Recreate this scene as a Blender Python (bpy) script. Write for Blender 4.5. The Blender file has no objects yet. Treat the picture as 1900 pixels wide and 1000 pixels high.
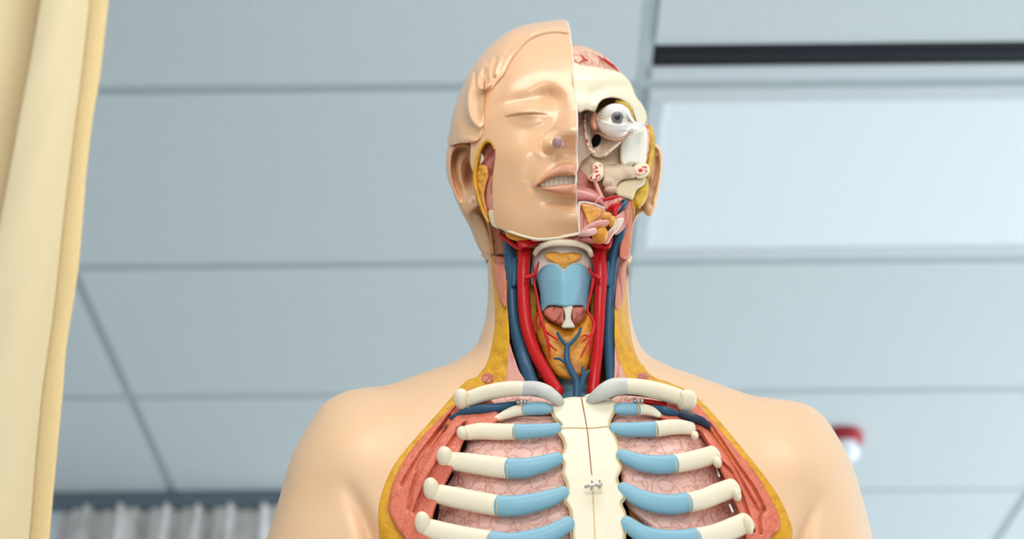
import bpy, math, random
import numpy as np
from mathutils import Vector, Matrix, Euler

random.seed(7); np.random.seed(7)
S = bpy.context.scene
COL = S.collection
PI = math.pi

# ------------------------------------------------------------------ camera, world, light
F_PX = 2885.0
TILT = math.radians(32.5)
ROLL = math.radians(0.55)
CAM = Vector((0.0, 0.0, 0.85))
ROT = Euler((PI / 2 + TILT, 0, 0)).to_matrix() @ Euler((0, 0, -ROLL)).to_matrix()
cd = bpy.data.cameras.new('camera'); cam = bpy.data.objects.new('camera', cd); COL.objects.link(cam)
cd.sensor_width = 36.0; cd.lens = F_PX * 36.0 / 1900.0
cd.clip_start = 0.02
cam.matrix_world = Matrix.Translation(CAM) @ ROT.to_4x4()
cd.dof.use_dof = True; cd.dof.focus_distance = 1.21; cd.dof.aperture_fstop = 5.0
S.camera = cam

w = bpy.data.worlds.new('daylight'); S.world = w; w.use_nodes = True
w.node_tree.nodes['Background'].inputs[0].default_value = (0.86, 0.94, 1.0, 1)
w.node_tree.nodes['Background'].inputs[1].default_value = 0.8
S.view_settings.view_transform = 'Standard'; S.view_settings.look = 'None'
S.view_settings.gamma = 1.0; S.view_settings.use_curve_mapping = False
S.view_settings.exposure = 0.45
CEIL = CAM.z + 1.845


def area(name, loc, target, sx, sy, power, color):
    l = bpy.data.lights.new(name, 'AREA'); l.shape = 'RECTANGLE'; l.size = sx; l.size_y = sy
    l.energy = power; l.color = color
    o = bpy.data.objects.new(name, l); COL.objects.link(o); o.location = loc
    o.rotation_euler = (Vector(target) - Vector(loc)).to_track_quat('-Z', 'Y').to_euler()
    return o


area('window_daylight', (0.2, -2.9, 1.5), (0.1, 2.5, 1.9), 3.6, 1.6, 13, (0.93, 0.97, 1.0))
area('side_fill_light', (5.2, 3.2, 1.35), (0.2, 4.2, 2.45), 3.4, 1.6, 122, (0.90, 0.96, 1.0))  # unseen fill light, added on the right to brighten the ceiling
area('side_fill_light', (5.2, 6.6, 1.35), (0.2, 6.0, 2.45), 2.4, 1.6, 58, (0.90, 0.96, 1.0))  # second added fill, for the ceiling farther back
area('room_lamp', (0.10, 0.62, CEIL - 0.02), (0.10, 0.62, 0), 1.2, 0.6, 8, (1.0, 0.97, 0.92))
area('room_lamp', (0.1, -1.0, CEIL - 0.02), (0.1, -0.2, 1.0), 1.2, 0.6, 24, (1.0, 0.97, 0.92))

# ------------------------------------------------------------------ geometry helpers
Rn = np.array(ROT)


def ray(U, V):
    U = np.asarray(U, float); V = np.asarray(V, float)
    d = np.stack([(U - 950) / F_PX, (500 - V) / F_PX, -np.ones_like(U)], -1)
    return d @ Rn.T


def P(U, V, Y):
    """world points seen at photo position (U, V) lying at distance Y (metres) into the room"""
    d = ray(U, V); t = np.asarray(Y, float) / d[..., 1]
    return np.array(CAM) + d * t[..., None]


def on_plane_z(u, v, z):
    d = ray(u, v); t = (z - CAM.z) / d[2]
    return np.array(CAM) + d * t


def px(Y, v):   # metres per pixel at that depth
    a = (500 - v) / F_PX
    return (Y / (math.cos(TILT) - a * math.sin(TILT))) / F_PX


def spline(pts, n=6, closed=True):
    p = np.array(pts, float); m = len(p); out = []
    for i in range(m if closed else m - 1):
        if closed: a, b, c, d = p[i - 1], p[i], p[(i + 1) % m], p[(i + 2) % m]
        else: a, b, c, d = p[max(i - 1, 0)], p[i], p[i + 1], p[min(i + 2, m - 1)]
        for k in range(n):
            t = k / n
            out.append(0.5 * ((2 * b) + (c - a) * t + (2 * a - 5 * b + 4 * c - d) * t * t + (-a + 3 * b - 3 * c + d) * t ** 3))
    if not closed: out.append(p[-1])
    return np.array(out)


def seg_dist(U, V, poly, closed=True):
    q = poly; r = np.roll(poly, -1, 0)
    if not closed: q = poly[:-1]; r = poly[1:]
    best = np.full(U.shape, 1e9); par = np.zeros(U.shape)
    n = len(q)
    for i in range(n):
        e = r[i] - q[i]; L = e @ e
        if L < 1e-12: continue
        t = np.clip(((U - q[i, 0]) * e[0] + (V - q[i, 1]) * e[1]) / L, 0, 1)
        dd = np.hypot(U - q[i, 0] - t * e[0], V - q[i, 1] - t * e[1])
        k = dd < best; par = np.where(k, (i + t) / n, par); best = np.where(k, dd, best)
    return best, par


def inside(U, V, poly):
    c = np.zeros(U.shape, bool); n = len(poly)
    for i in range(n):
        x1, y1 = poly[i]; x2, y2 = poly[(i + 1) % n]
        if y1 == y2: continue
        k = ((y1 > V) != (y2 > V)) & (U < (x2 - x1) * (V - y1) / (y2 - y1) + x1)
        c ^= k
    return c


def I(x, tab):
    a = np.array(tab, float)
    return np.interp(x, a[:, 0], a[:, 1])


def sm(t):
    t = np.clip(t, 0, 1); return t * t * (3 - 2 * t)


def gdome(t):
    t = np.clip(t, 0, 1); return np.sqrt(np.clip(1 - (1 - t) ** 2, 0, 1))


def G(U, V, u, v, su, sv, rot=0):
    a = math.radians(rot); x = (U - u) * math.cos(a) + (V - v) * math.sin(a); y = -(U - u) * math.sin(a) + (V - v) * math.cos(a)
    return np.exp(-(x / su) ** 2 - (y / sv) ** 2)


def ridge(U, V, pts, s, amp, taper=True):
    q = spline(pts, 4, False); d, t = seg_dist(U, V, q, False)
    k = np.sin(np.clip(t, 0, 1) * PI) ** 0.5 if taper else 1
    return amp * np.exp(-(d / s) ** 2) * k


# ------------------------------------------------------------------ objects
ROOT = None
ROOT_LOC = np.zeros(3)


def mesh(name, verts, faces, mat, parent=None, smooth=True, label=None):
    me = bpy.data.meshes.new(name)
    v = np.array(verts, float)
    if parent is not None: v = v - ROOT_LOC
    me.from_pydata([tuple(map(float, x)) for x in v], [], faces); me.materials.append(mat)
    if smooth: me.polygons.foreach_set('use_smooth', [True] * len(me.polygons))
    me.validate(); me.update()
    o = bpy.data.objects.new(name, me); COL.objects.link(o)
    if parent is not None: o.parent = parent
    if label: o['label'] = label
    return o


def grid_faces(n, m, off=0, flip=False, wrap=False):
    f = []
    for i in range(n - 1):
        for j in range(m - (0 if wrap else 1)):
            a = off + i * m + j; b = off + i * m + (j + 1) % m; c = b + m; d = a + m
            f.append((a, d, c, b) if not flip else (a, b, c, d))
    return f


def pad(name, poly, Y, mat, parent, res=3.0, thick=0.006, edge=4.0, edge_d=None, bulge=0.0, smooth_n=5,
        sharp=False, axis='v', back=None, rough=0, rs=8, label=None, rowres=None):
    """solid slab with the given outline: front follows Y(u,v), rounded rim, own thickness"""
    poly = np.array(poly, float)
    q = poly if sharp else spline(poly, smooth_n)
    A, B = (0, 1) if axis == 'v' else (1, 0)
    lo, hi = q[:, B].min() + 0.02, q[:, B].max() - 0.02
    nv = max(4, int((hi - lo) / (rowres or res)) + 2)
    rows = lo + (hi - lo) * (1 - np.cos(PI * np.linspace(0, 1, nv))) * 0.5
    L = []; R = []
    r2 = np.roll(q, -1, 0)
    for y in rows:
        k = ((q[:, B] > y) != (r2[:, B] > y))
        xs = q[k, A] + (y - q[k, B]) / (r2[k, B] - q[k, B]) * (r2[k, A] - q[k, A])
        L.append(xs.min()); R.append(xs.max())
    L = np.array(L); R = np.array(R)
    nu = max(4, int((R - L).max() / res) + 2)
    s = 0.5 * (1 - np.cos(PI * np.linspace(0, 1, nu))) * 0.5 + np.linspace(0, 1, nu) * 0.5
    X = L[:, None] + (R - L)[:, None] * s[None, :]
    W = np.repeat(rows[:, None], nu, 1)
    U, V = (X, W) if axis == 'v' else (W, X)
    y0 = Y(U, V) if callable(Y) else np.full(U.shape, float(Y))
    d, _ = seg_dist(U, V, q)
    d[0, :] = d[-1, :] = 0; d[:, 0] = d[:, -1] = 0
    ed = edge_d if edge_d is not None else edge * 0.00045
    yf = y0 + ed * (1 - gdome(d / max(edge, 1e-6)))
    if bulge:
        dm = d.max(); yf = yf - bulge * gdome(d / dm * 0.85)
    if rough:
        nz = sum(np.sin(U / rs * a + V / rs * b + c) for a, b, c in ((1.1, .7, 0), (-.6, 1.3, 2), (1.9, -1.2, 4), (.3, 2.3, 1))) * .25
        yf = yf - rough * nz * np.clip(d / 4, 0, 1)
    yb = (back(U, V, d) if back else y0 + ed + thick)
    yb = np.maximum(yb, yf + 0.0005)
    f = P(U, V, yf).reshape(-1, 3); b = P(U, V, yb).reshape(-1, 3)
    n, m = U.shape; flip = axis != 'v'
    faces = grid_faces(n, m, 0, flip) + grid_faces(n, m, n * m, not flip)
    rim = [(0, j) for j in range(m)] + [(i, m - 1) for i in range(1, n)] + [(n - 1, j) for j in range(m - 2, -1, -1)] + [(i, 0) for i in range(n - 2, 0, -1)]
    for k in range(len(rim)):
        a = rim[k][0] * m + rim[k][1]; c = rim[(k + 1) % len(rim)]; c = c[0] * m + c[1]
        faces.append((a, c, c + n * m, a + n * m) if not flip else (a, a + n * m, c + n * m, c))
    return mesh(name, np.vstack([f, b]), faces, mat, parent, label=label)


def tube(name, pts, rad, mat, parent, flat=1.0, seg=14, n=6, cap=True, rough=0, label=None, join=None):
    """round or oval rod through (u, v, Y) points with radii in photo pixels"""
    p = spline(pts, n, False)
    r = np.interp(np.linspace(0, 1, len(p)), np.linspace(0, 1, len(rad)), rad) if hasattr(rad, '__len__') else np.full(len(p), float(rad))
    W = P(p[:, 0], p[:, 1], p[:, 2]); R = np.array([r[i] * px(p[i, 2], p[i, 1]) for i in range(len(p))])
    if cap:   # rounded ends
        e0 = W[0] - W[1]; e0 /= np.linalg.norm(e0) + 1e-9; e1 = W[-1] - W[-2]; e1 /= np.linalg.norm(e1) + 1e-9
        k = [0.97, 0.8, 0.45, 0.03]; h = [0.12, 0.32, 0.48, 0.55]
        W = np.vstack([[W[0] + e0 * R[0] * h[3 - i] for i in range(4)], W, [W[-1] + e1 * R[-1] * h[i] for i in range(4)]])
        R = np.concatenate([[R[0] * k[3 - i] for i in range(4)], R, [R[-1] * k[i] for i in range(4)]])
    T = np.gradient(W, axis=0); T /= np.linalg.norm(T, axis=1)[:, None] + 1e-12
    vs = []
    for i in range(len(W)):
        t = T[i]; y = np.array((0, 1.0, 0)); y = y - t * (y @ t)
        if np.linalg.norm(y) < 1e-3: y = np.array((0, 0, 1.0)) - t * t[2]
        y /= np.linalg.norm(y); x = np.cross(t, y)
        for j in range(seg):
            a = 2 * PI * j / seg; k = 1 + (rough * math.sin(i * 1.7 + j * 2.1) if rough else 0)
            vs.append(W[i] + R[i] * k * (x * math.cos(a) + y * math.sin(a) * flat))
    nn = len(W); f = grid_faces(nn, seg, 0, True, True)
    f.append(tuple(range(seg))); f.append(tuple((nn - 1) * seg + j for j in range(seg - 1, -1, -1)))
    if join is not None: join.append((vs, f)); return None
    return mesh(name, vs, f, mat, parent, label=label)


def joined(name, parts, mat, parent, label=None, smooth=True):
    vs = []; fs = []
    for v, f in parts:
        o = len(vs); vs += list(v); fs += [tuple(a + o for a in q) for q in f]
    return mesh(name, vs, fs, mat, parent, label=label, smooth=smooth)


def ball(name, u, v, Y, ru, rv, ry, mat, parent, seg=24, rot=0, label=None, join=None):
    c = P(np.array(u), np.array(v), np.array(Y)); k = px(Y, v); vs = []; a0 = math.radians(rot)
    up = np.array((0, -math.sin(TILT), math.cos(TILT))); fw = np.array((0, math.cos(TILT), math.sin(TILT))); rt = np.array((1.0, 0, 0))
    n = seg // 2 + 1
    for i in range(n):
        th = PI * (i + .001) / (n - 1 + .002)
        for j in range(seg):
            ph = 2 * PI * j / seg
            x = math.sin(th) * math.cos(ph) * ru; z = math.sin(th) * math.sin(ph) * rv
            X = x * math.cos(a0) - z * math.sin(a0); Z = x * math.sin(a0) + z * math.cos(a0)
            vs.append(c + rt * X * k + up * Z * k - fw * math.cos(th) * ry * k)
    f = grid_faces(n, seg, 0, False, True)
    if join is not None: join.append((vs, f)); return None
    return mesh(name, vs, f, mat, parent, label=label)


def box_data(x0, y0, z0, x1, y1, z1):
    v = [(x, y, z) for x in (x0, x1) for y in (y0, y1) for z in (z0, z1)]
    return v, [(0, 1, 3, 2), (4, 6, 7, 5), (0, 4, 5, 1), (2, 3, 7, 6), (0, 2, 6, 4), (1, 5, 7, 3)]


def lathe(name, prof, loc, mat, parent=None, seg=40, off=(0, 0, 0)):
    vs = []
    for r, z in prof:
        for j in range(seg):
            a = 2 * PI * j / seg; vs.append((r * math.cos(a) + off[0], r * math.sin(a) + off[1], z + off[2]))
    f = grid_faces(len(prof), seg, 0, True, True)
    me = bpy.data.meshes.new(name); me.from_pydata(vs, [], f); me.materials.append(mat)
    me.polygons.foreach_set('use_smooth', [True] * len(me.polygons))
    o = bpy.data.objects.new(name, me); COL.objects.link(o); o.location = loc
    if parent is not None: o.parent = parent
    return o


# ------------------------------------------------------------------ materials
def mat(name, col, rough=0.45, coat=0.0, bump=None, var=None, metal=0, emit=None, spec=0.35, sss=0):
    """bump = list of (kind, scale, strength, stretch, rotation, distance); var = (kind, scale, colour2, lo, hi, stretch, rot)"""
    m = bpy.data.materials.new(name); m.use_nodes = True; nt = m.node_tree; N = nt.nodes; Lk = nt.links
    b = N['Principled BSDF']
    b.inputs['Base Color'].default_value = (*col, 1); b.inputs['Roughness'].default_value = rough
    b.inputs['Coat Weight'].default_value = coat; b.inputs['Coat Roughness'].default_value = 0.14
    b.inputs['Metallic'].default_value = metal; b.inputs['Specular IOR Level'].default_value = spec
    if sss:
        b.inputs['Subsurface Weight'].default_value = sss; b.inputs['Subsurface Radius'].default_value = (1.0, .5, .3); b.inputs['Subsurface Scale'].default_value = 0.004
    if emit: b.inputs['Emission Color'].default_value = (*emit[0], 1); b.inputs['Emission Strength'].default_value = emit[1]
    tc = N.new('ShaderNodeTexCoord')

    def tex(kind, scale, stretch=(1, 1, 1), rot=(0, 0, 0)):
        mp = N.new('ShaderNodeMapping'); mp.vector_type = 'TEXTURE'; mp.inputs['Scale'].default_value = [1 / k for k in stretch]; mp.inputs['Rotation'].default_value = rot
        Lk.new(tc.outputs['Object'], mp.inputs['Vector'])
        if kind == 'noise':
            t = N.new('ShaderNodeTexNoise'); t.inputs['Scale'].default_value = scale; t.inputs['Detail'].default_value = 4
            Lk.new(mp.outputs[0], t.inputs['Vector']); return t.outputs['Fac']
        if kind == 'wave':
            t = N.new('ShaderNodeTexWave'); t.inputs['Scale'].default_value = scale; t.inputs['Distortion'].default_value = 3
            t.inputs['Detail'].default_value = 2; Lk.new(mp.outputs[0], t.inputs['Vector']); return t.outputs['Fac']
        if kind in ('crack', 'cell'):
            nz = N.new('ShaderNodeTexNoise'); nz.inputs['Scale'].default_value = scale * 1.1
            Lk.new(mp.outputs[0], nz.inputs['Vector'])
            ad = N.new('ShaderNodeMixRGB'); ad.blend_type = 'LINEAR_LIGHT'; ad.inputs[0].default_value = (1.0 if kind == 'crack' else 0.6) / scale
            Lk.new(mp.outputs[0], ad.inputs[1]); Lk.new(nz.outputs['Color'], ad.inputs[2])
            t = N.new('ShaderNodeTexVoronoi'); t.inputs['Scale'].default_value = scale
            t.feature = 'DISTANCE_TO_EDGE' if kind == 'crack' else 'F1'
            Lk.new(ad.outputs[0], t.inputs['Vector']); return t.outputs['Distance']
        if kind == 'weave':
            sx = N.new('ShaderNodeTexWave'); sx.bands_direction = 'X'; sx.inputs['Scale'].default_value = scale; sx.inputs['Distortion'].default_value = .6
            sz = N.new('ShaderNodeTexWave'); sz.bands_direction = 'Z'; sz.inputs['Scale'].default_value = scale; sz.inputs['Distortion'].default_value = .6
            Lk.new(mp.outputs[0], sx.inputs['Vector']); Lk.new(mp.outputs[0], sz.inputs['Vector'])
            a = N.new('ShaderNodeMath'); a.operation = 'MULTIPLY'; Lk.new(sx.outputs['Fac'], a.inputs[0]); Lk.new(sz.outputs['Fac'], a.inputs[1]); return a.outputs[0]
    if var:
        for vv in (var if isinstance(var, list) else [var]):
            kind, sc, c2, lo, hi = vv[:5]; st = vv[5] if len(vv) > 5 else (1, 1, 1); ro = vv[6] if len(vv) > 6 else (0, 0, 0)
            f = tex(kind, sc, st, ro)
            mr = N.new('ShaderNodeMapRange'); mr.inputs['From Min'].default_value = lo; mr.inputs['From Max'].default_value = hi
            Lk.new(f, mr.inputs['Value'])
            mx = N.new('ShaderNodeMixRGB'); mx.inputs[1].default_value = (*c2, 1); mx.inputs[2].default_value = (*col, 1)
            Lk.new(mr.outputs[0], mx.inputs[0])
            prev = b.inputs['Base Color'].links
            if prev: Lk.new(prev[0].from_socket, mx.inputs[2])
            Lk.new(mx.outputs[0], b.inputs['Base Color'])
    if bump:
        last = None
        for bb in bump:
            kind, sc, stg = bb[:3]; st = bb[3] if len(bb) > 3 else (1, 1, 1); ro = bb[4] if len(bb) > 4 else (0, 0, 0); dist = bb[5] if len(bb) > 5 else 0.002
            f = tex(kind, sc, st, ro)
            if kind == 'crack':
                mr = N.new('ShaderNodeMapRange'); mr.inputs['From Max'].default_value = 0.12; Lk.new(f, mr.inputs['Value']); f = mr.outputs[0]
            bp = N.new('ShaderNodeBump'); bp.inputs['Strength'].default_value = stg; bp.inputs['Distance'].default_value = dist
            Lk.new(f, bp.inputs['Height'])
            if last: Lk.new(last.outputs[0], bp.inputs['Normal'])
            last = bp
        Lk.new(last.outputs[0], b.inputs['Normal'])
    return m


SKIN = mat('peach_plastic', (0.79, 0.44, 0.23), 0.30, 0.45, sss=0.05)
SKINB = mat('peach_body_plastic', (0.84, 0.53, 0.31), 0.42, 0.1, sss=0.08)
LIP = mat('lip_plastic', (0.68, 0.29, 0.16), 0.35, 0.2)
TEETH = mat('tooth_plastic', (0.52, 0.43, 0.31), 0.35, 0.2)
BONE = mat('bone_plastic', (0.86, 0.74, 0.52), 0.38, 0.15, bump=[('noise', 60, .15)])
BONEC = mat('rib_plastic', (0.88, 0.76, 0.56), 0.45, 0.1, bump=[('noise', 80, .1)])
BONED = mat('facial_bone_plastic', (0.76, 0.57, 0.40), 0.45, 0.1, bump=[('noise', 55, .5), ('noise', 220, .2)], var=('noise', 45, (.63, .44, .30), .35, .6))
WHITE = mat('white_membrane', (0.83, 0.78, 0.72), 0.3, 0.3)
TEMPW = mat('temporal_white', (0.88, 0.82, 0.70), 0.35, 0.3, bump=[('noise', 90, .6, (1, 1, .15))])
NASAL = mat('nasal_wall', (0.62, 0.46, 0.36), 0.45, 0.1, bump=[('noise', 70, .5)], var=('noise', 60, (.42, .20, .18), .34, .42, (1, 1, .4)))
BLUE = mat('cartilage_blue', (0.24, 0.46, 0.56), 0.4, 0.1, bump=[('noise', 150, .12)])
VEIN = mat('vein_blue', (0.030, 0.090, 0.160), 0.28, 0.0, spec=.25, bump=[('noise', 90, .15)])
ART = mat('artery_red', (0.56, 0.010, 0.012), 0.25, 0.0, spec=.25, bump=[('noise', 90, .15)])
YEL = mat('fat_yellow', (0.74, 0.36, 0.012), 0.42, 0.04, spec=.35, bump=[('crack', 130, .25), ('noise', 160, .4)], var=('noise', 120, (.60, .27, .01), .35, .55))
YELB = mat('gland_yellow', (0.72, 0.44, 0.02), 0.4, 0.1, spec=.4, bump=[('noise', 120, .8)], var=('noise', 100, (.48, .27, .02), .4, .6))
ORG = mat('gland_orange', (0.80, 0.33, 0.03), 0.4, 0.1, bump=[('noise', 95, .6, (1, 1, 1), (0, 0, 0), .003)], var=('noise', 80, (.62, .22, .03), .34, .5))
ORGB = mat('salivary_orange', (0.78, 0.34, 0.05), 0.38, 0.25, bump=[('cell', 140, .5)], var=('cell', 150, (.88, .5, .14), .0, .4))
def fibre(name, col, dark, ang=0.0, sc=70, asp=9, cracks=False, lo=.40, hi=.50):
    st = (1, 1, 1.0 / asp); ro = (0, ang, 0)
    var = [('noise', sc * 1.7, dark, lo, hi, st, ro)]
    bump = [('noise', sc * 1.7, .8, st, ro, .002), ('noise', 120, .25)]
    if cracks:
        cst = (1.0, 1, .6); var.append(('crack', 150, dark, .0, .05, cst, ro)); bump.append(('crack', 150, .35, cst, ro, .001))
    return mat(name, col, .42, .12, bump=bump, var=var)


MUS = fibre('muscle_red', (0.64, 0.19, 0.11), (.36, .07, .04), 0, 60, 6, lo=.36, hi=.46)
MUSF = fibre('muscle_fibre', (0.62, 0.22, 0.17), (.40, .10, .08), .7, 110, 10)
MUSL = fibre('larynx_muscle_red', (0.60, 0.16, 0.10), (.30, .05, .03), .5, 150, 8)
MUSP = fibre('muscle_pink', (0.74, 0.34, 0.27), (.54, .17, .12), 0.1, 110, 12)
PECL = fibre('pectoral_red_left', (0.74, 0.18, 0.10), (.56, .11, .06), .5, 40, 6, True, .36, .46)
PECR = fibre('pectoral_red_right', (0.74, 0.18, 0.10), (.56, .11, .06), -.5, 40, 6, True, .36, .46)
LUNG = mat('lung_pink', (0.90, 0.52, 0.43), 0.45, 0.15, bump=[('crack', 78, .4), ('noise', 60, .4)], var=('crack', 78, (.74, .28, .21), .0, .05))
BRAIN = mat('brain_pink', (0.78, 0.44, 0.30), 0.42, 0.2, bump=[('crack', 55, .8), ('noise', 60, .3)], var=('crack', 55, (.62, .30, .20), .0, .05))
TONG = mat('tongue_pink', (0.62, 0.22, 0.20), 0.3, 0.4, bump=[('noise', 150, .2)])
SPON = mat('spongy_bone', (0.86, 0.68, 0.52), 0.45, 0.1, var=('cell', 330, (.56, .012, .015), .42, .50))
TRIM = mat('cut_bone_trim', (0.80, 0.64, 0.50), 0.45, 0.1, var=('noise', 260, (.60, .05, .04), .42, .46))
DARK = mat('cavity_shade_black', (0.004, 0.003, 0.004), 0.8, spec=.05)  # near-black that paints in the shade of holes and gaps
OCH = mat('ochre_seam', (0.74, 0.50, 0.20), 0.5)
SEAM = mat('seam_dark', (0.10, 0.05, 0.03), 0.6)
GREYC = mat('joint_grey', (0.56, 0.55, 0.52), 0.42, 0.15, bump=[('noise', 45, .5, (1, 1, 3))], var=('noise', 35, (.66, .62, .55), .4, .6))
FIB = mat('fibrous_membrane', (0.84, 0.72, 0.63), 0.4, 0.2, bump=[('noise', 200, .6, (1, 1, .1))])
LIG = mat('ligament_cream', (.62, .54, .42), .4, .15)
METAL = mat('steel', (0.55, 0.53, 0.50), 0.25, metal=1)
IRIS = mat('iris_grey', (0.22, 0.18, 0.20), 0.2, 0.6)
PUP = mat('pupil_black', (0.004, 0.004, 0.006), 0.08, 0.8)
PEG = mat('nostril_peg', (0.44, 0.24, 0.24), 0.25, 0.5)
PINKC = mat('lacrimal_pink', (0.74, 0.30, 0.18), 0.35, 0.3)
RIMW = mat('cut_rim_white', (0.82, 0.70, 0.64), 0.35, 0.2)

# ------------------------------------------------------------------ depth fields of the figure
HEAD = [(1053, 37), (1000, 41), (950, 55), (912, 82), (880, 120), (857, 163), (841, 208), (833, 250), (829, 300), (836, 350), (846, 400),
        (872, 470), (930, 530), (1000, 550), (1070, 555), (1140, 540), (1195, 470), (1222, 400), (1236, 340), (1240, 280), (1232, 210), (1212, 150), (1180, 95), (1130, 52), (1090, 40)]
HC = (1045, 265)
_h = spline(HEAD, 8); _a = np.arctan2(_h[:, 1] - HC[1], _h[:, 0] - HC[0]); _r = np.hypot(_h[:, 1] - HC[1], _h[:, 0] - HC[0])
_o = np.argsort(_a); _a = _a[_o]; _r = _r[_o]; _a = np.concatenate([_a - 2 * PI, _a, _a + 2 * PI]); _r = np.tile(_r, 3)


def headY(U, V):
    a = np.arctan2(V - HC[1], U - HC[0]); R = np.interp(a, _a, _r)
    s = np.clip(np.hypot(U - HC[0], V - HC[1]) / R, 0, 1)
    return 1.150 - 0.108 * (1 - s ** 2.3) ** (1 / 2.1)


UPL = [(992, 345), (1003, 330), (1020, 316), (1036, 306), (1050, 300), (1060, 301), (1069, 304), (1067, 324), (1050, 323), (1034, 325), (1016, 332), (1003, 341)]
LOL = [(993, 347), (1010, 347), (1030, 344), (1050, 342), (1066, 341), (1068, 361), (1045, 361), (1020, 356), (1003, 350)]


def faceY(U, V):
    y = headY(U, V)
    D = np.maximum(1070 - U, 0)
    b = np.zeros_like(y)
    b += ridge(U, V, [(925, 178), (950, 156), (985, 142), (1020, 142), (1048, 160)], 22, .0012, False)        # brow
    b -= G(U, V, 1020, 182, 24, 20, 25) * .0105 + G(U, V, 972, 186, 38, 12, -12) * .0060                      # socket
    b += G(U, V, 978, 206, 34, 16, 0) * .0075                                                                 # eyeball under the lid
    lid = spline([(937, 218.5), (955, 214), (975, 211.5), (995, 211), (1014, 213.5)], 5, False)
    dl, tl = seg_dist(U, V, lid, False)
    b -= np.exp(-(dl / 1.6) ** 2) * .0030 * np.sin(np.clip(tl, .02, .98) * PI) ** .4
    lc = np.interp(U, lid[:, 0], lid[:, 1]); inl = ((U > 936) & (U < 1016)) * np.sin(np.clip((U - 936) / 80, 0, 1) * PI)
    b += .0014 * inl * np.exp(-np.clip(lc - V, 0, 99) / 9) * (V < lc)                                         # upper lid rides over
    b += ridge(U, V, [(950, 226), (985, 229), (1010, 222)], 6, .0010)
    b -= ridge(U, V, [(945, 206), (965, 200), (990, 198), (1010, 204)], 2.5, .0008)
    # nose: ridge growing to the tip, then the underside
    H = I(V, [(150, .0), (180, .003), (205, .008), (225, .0150), (236, .0210), (243, .0220), (250, .0200), (262, .0125), (276, .0050), (287, .0010), (296, 0)])
    Wd = I(V, [(150, 44), (180, 34), (205, 36), (225, 46), (240, 50), (260, 57), (275, 61), (290, 60)])
    t = D / Wd
    ex = I(V, [(150, 2.2), (232, 2.0), (250, 1.4), (266, .9)])
    b += H * np.clip(1 - t ** 2.0, 0, 1) ** ex * (t < 1)
    b += G(U, V, 1020, 268, 13, 14) * .0060                                                                    # wing
    b -= ridge(U, V, [(1034, 237), (1016, 252), (1006, 268), (1008, 283), (1026, 288)], 4.5, .0022)
    # mouth
    m, _ = seg_dist(U, V, spline(UPL, 4)); mi = inside(U, V, spline(UPL, 4))
    b += np.where(mi, .0024 + .004 * gdome(m / 12), .0024 * np.exp(-m / 4))
    m, _ = seg_dist(U, V, spline(LOL, 4)); mi = inside(U, V, spline(LOL, 4))
    b += np.where(mi, .0022 + .005 * gdome(m / 9), .0022 * np.exp(-m / 4))
    b += G(U, V, 1070, 325, 55, 38) * .0050
    gap = spline([(998, 344), (1016, 334), (1034, 327), (1066, 326), (1068, 341), (1040, 342), (1016, 346)], 4)
    m, _ = seg_dist(U, V, gap); mi = inside(U, V, gap)
    b -= np.where(mi, .006 * gdome(m / 3), 0)
    b -= G(U, V, 990, 347, 9, 9) * .0022
    b -= G(U, V, 1064, 293, 7, 10) * .0012
    b -= G(U, V, 1068, 373, 48, 10) * .0062
    b += G(U, V, 1068, 404, 42, 22) * .0060
    b += G(U, V, 958, 285, 42, 42) * .0030
    b -= G(U, V, 965, 360, 28, 40) * .0020
    b -= ridge(U, V, [(1000, 290), (985, 312), (976, 338)], 13, .0015)
    b -= G(U, V, 925, 175, 12, 45, 15) * .0015
    return y - b


HAIRL = [(1056, 58), (1030, 56), (1000, 61), (978, 72), (960, 92), (945, 112), (934, 134), (919, 152), (903, 175), (888, 203), (893, 222), (897, 240), (890, 262), (882, 290)]


def hairY(U, V):
    y = headY(U, V) - .0032
    b = np.zeros_like(y)
    q = spline(HAIRL, 5, False); d, _ = seg_dist(U, V, q, False)
    b -= .0022 * np.exp(-(d / 3.0) ** 2) * ((V < 200) | (V > 235))
    b += ridge(U, V, [(1054, 50), (1010, 52), (985, 60)], 5, .0016, False)
    b -= ridge(U, V, [(985, 60), (965, 75), (948, 90), (940, 100)], 7, .0030)
    b += ridge(U, V, [(930, 80), (942, 70), (960, 60)], 8, .0016)
    b -= ridge(U, V, [(921, 104), (915, 125), (914, 148)], 2.6, .0045)
    b -= ridge(U, V, [(881, 128), (883, 160), (888, 196)], 2.8, .0070)
    b += ridge(U, V, [(930, 105), (921, 128), (917, 142)], 4, .0050)
    b += ridge(U, V, [(901, 118), (889, 138), (886, 158), (895, 166), (912, 154)], 4.5, .0085)
    b += ridge(U, V, [(907, 120), (908, 140), (912, 152)], 4, .0036)
    b -= G(U, V, 899, 142, 6, 14) * .003
    b -= G(U, V, 898, 182, 9, 13, 35) * .0040
    b += ridge(U, V, [(879, 136), (870, 165), (869, 195), (876, 222), (893, 238)], 6.0, .0090)
    b -= ridge(U, V, [(862, 150), (856, 190), (858, 225), (872, 246)], 8, .0022)
    b -= ridge(U, V, [(884, 185), (886, 205), (892, 215)], 4, .002)
    b += ridge(U, V, [(850, 262), (868, 258), (884, 262)], 6, .003)
    return y - b


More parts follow.
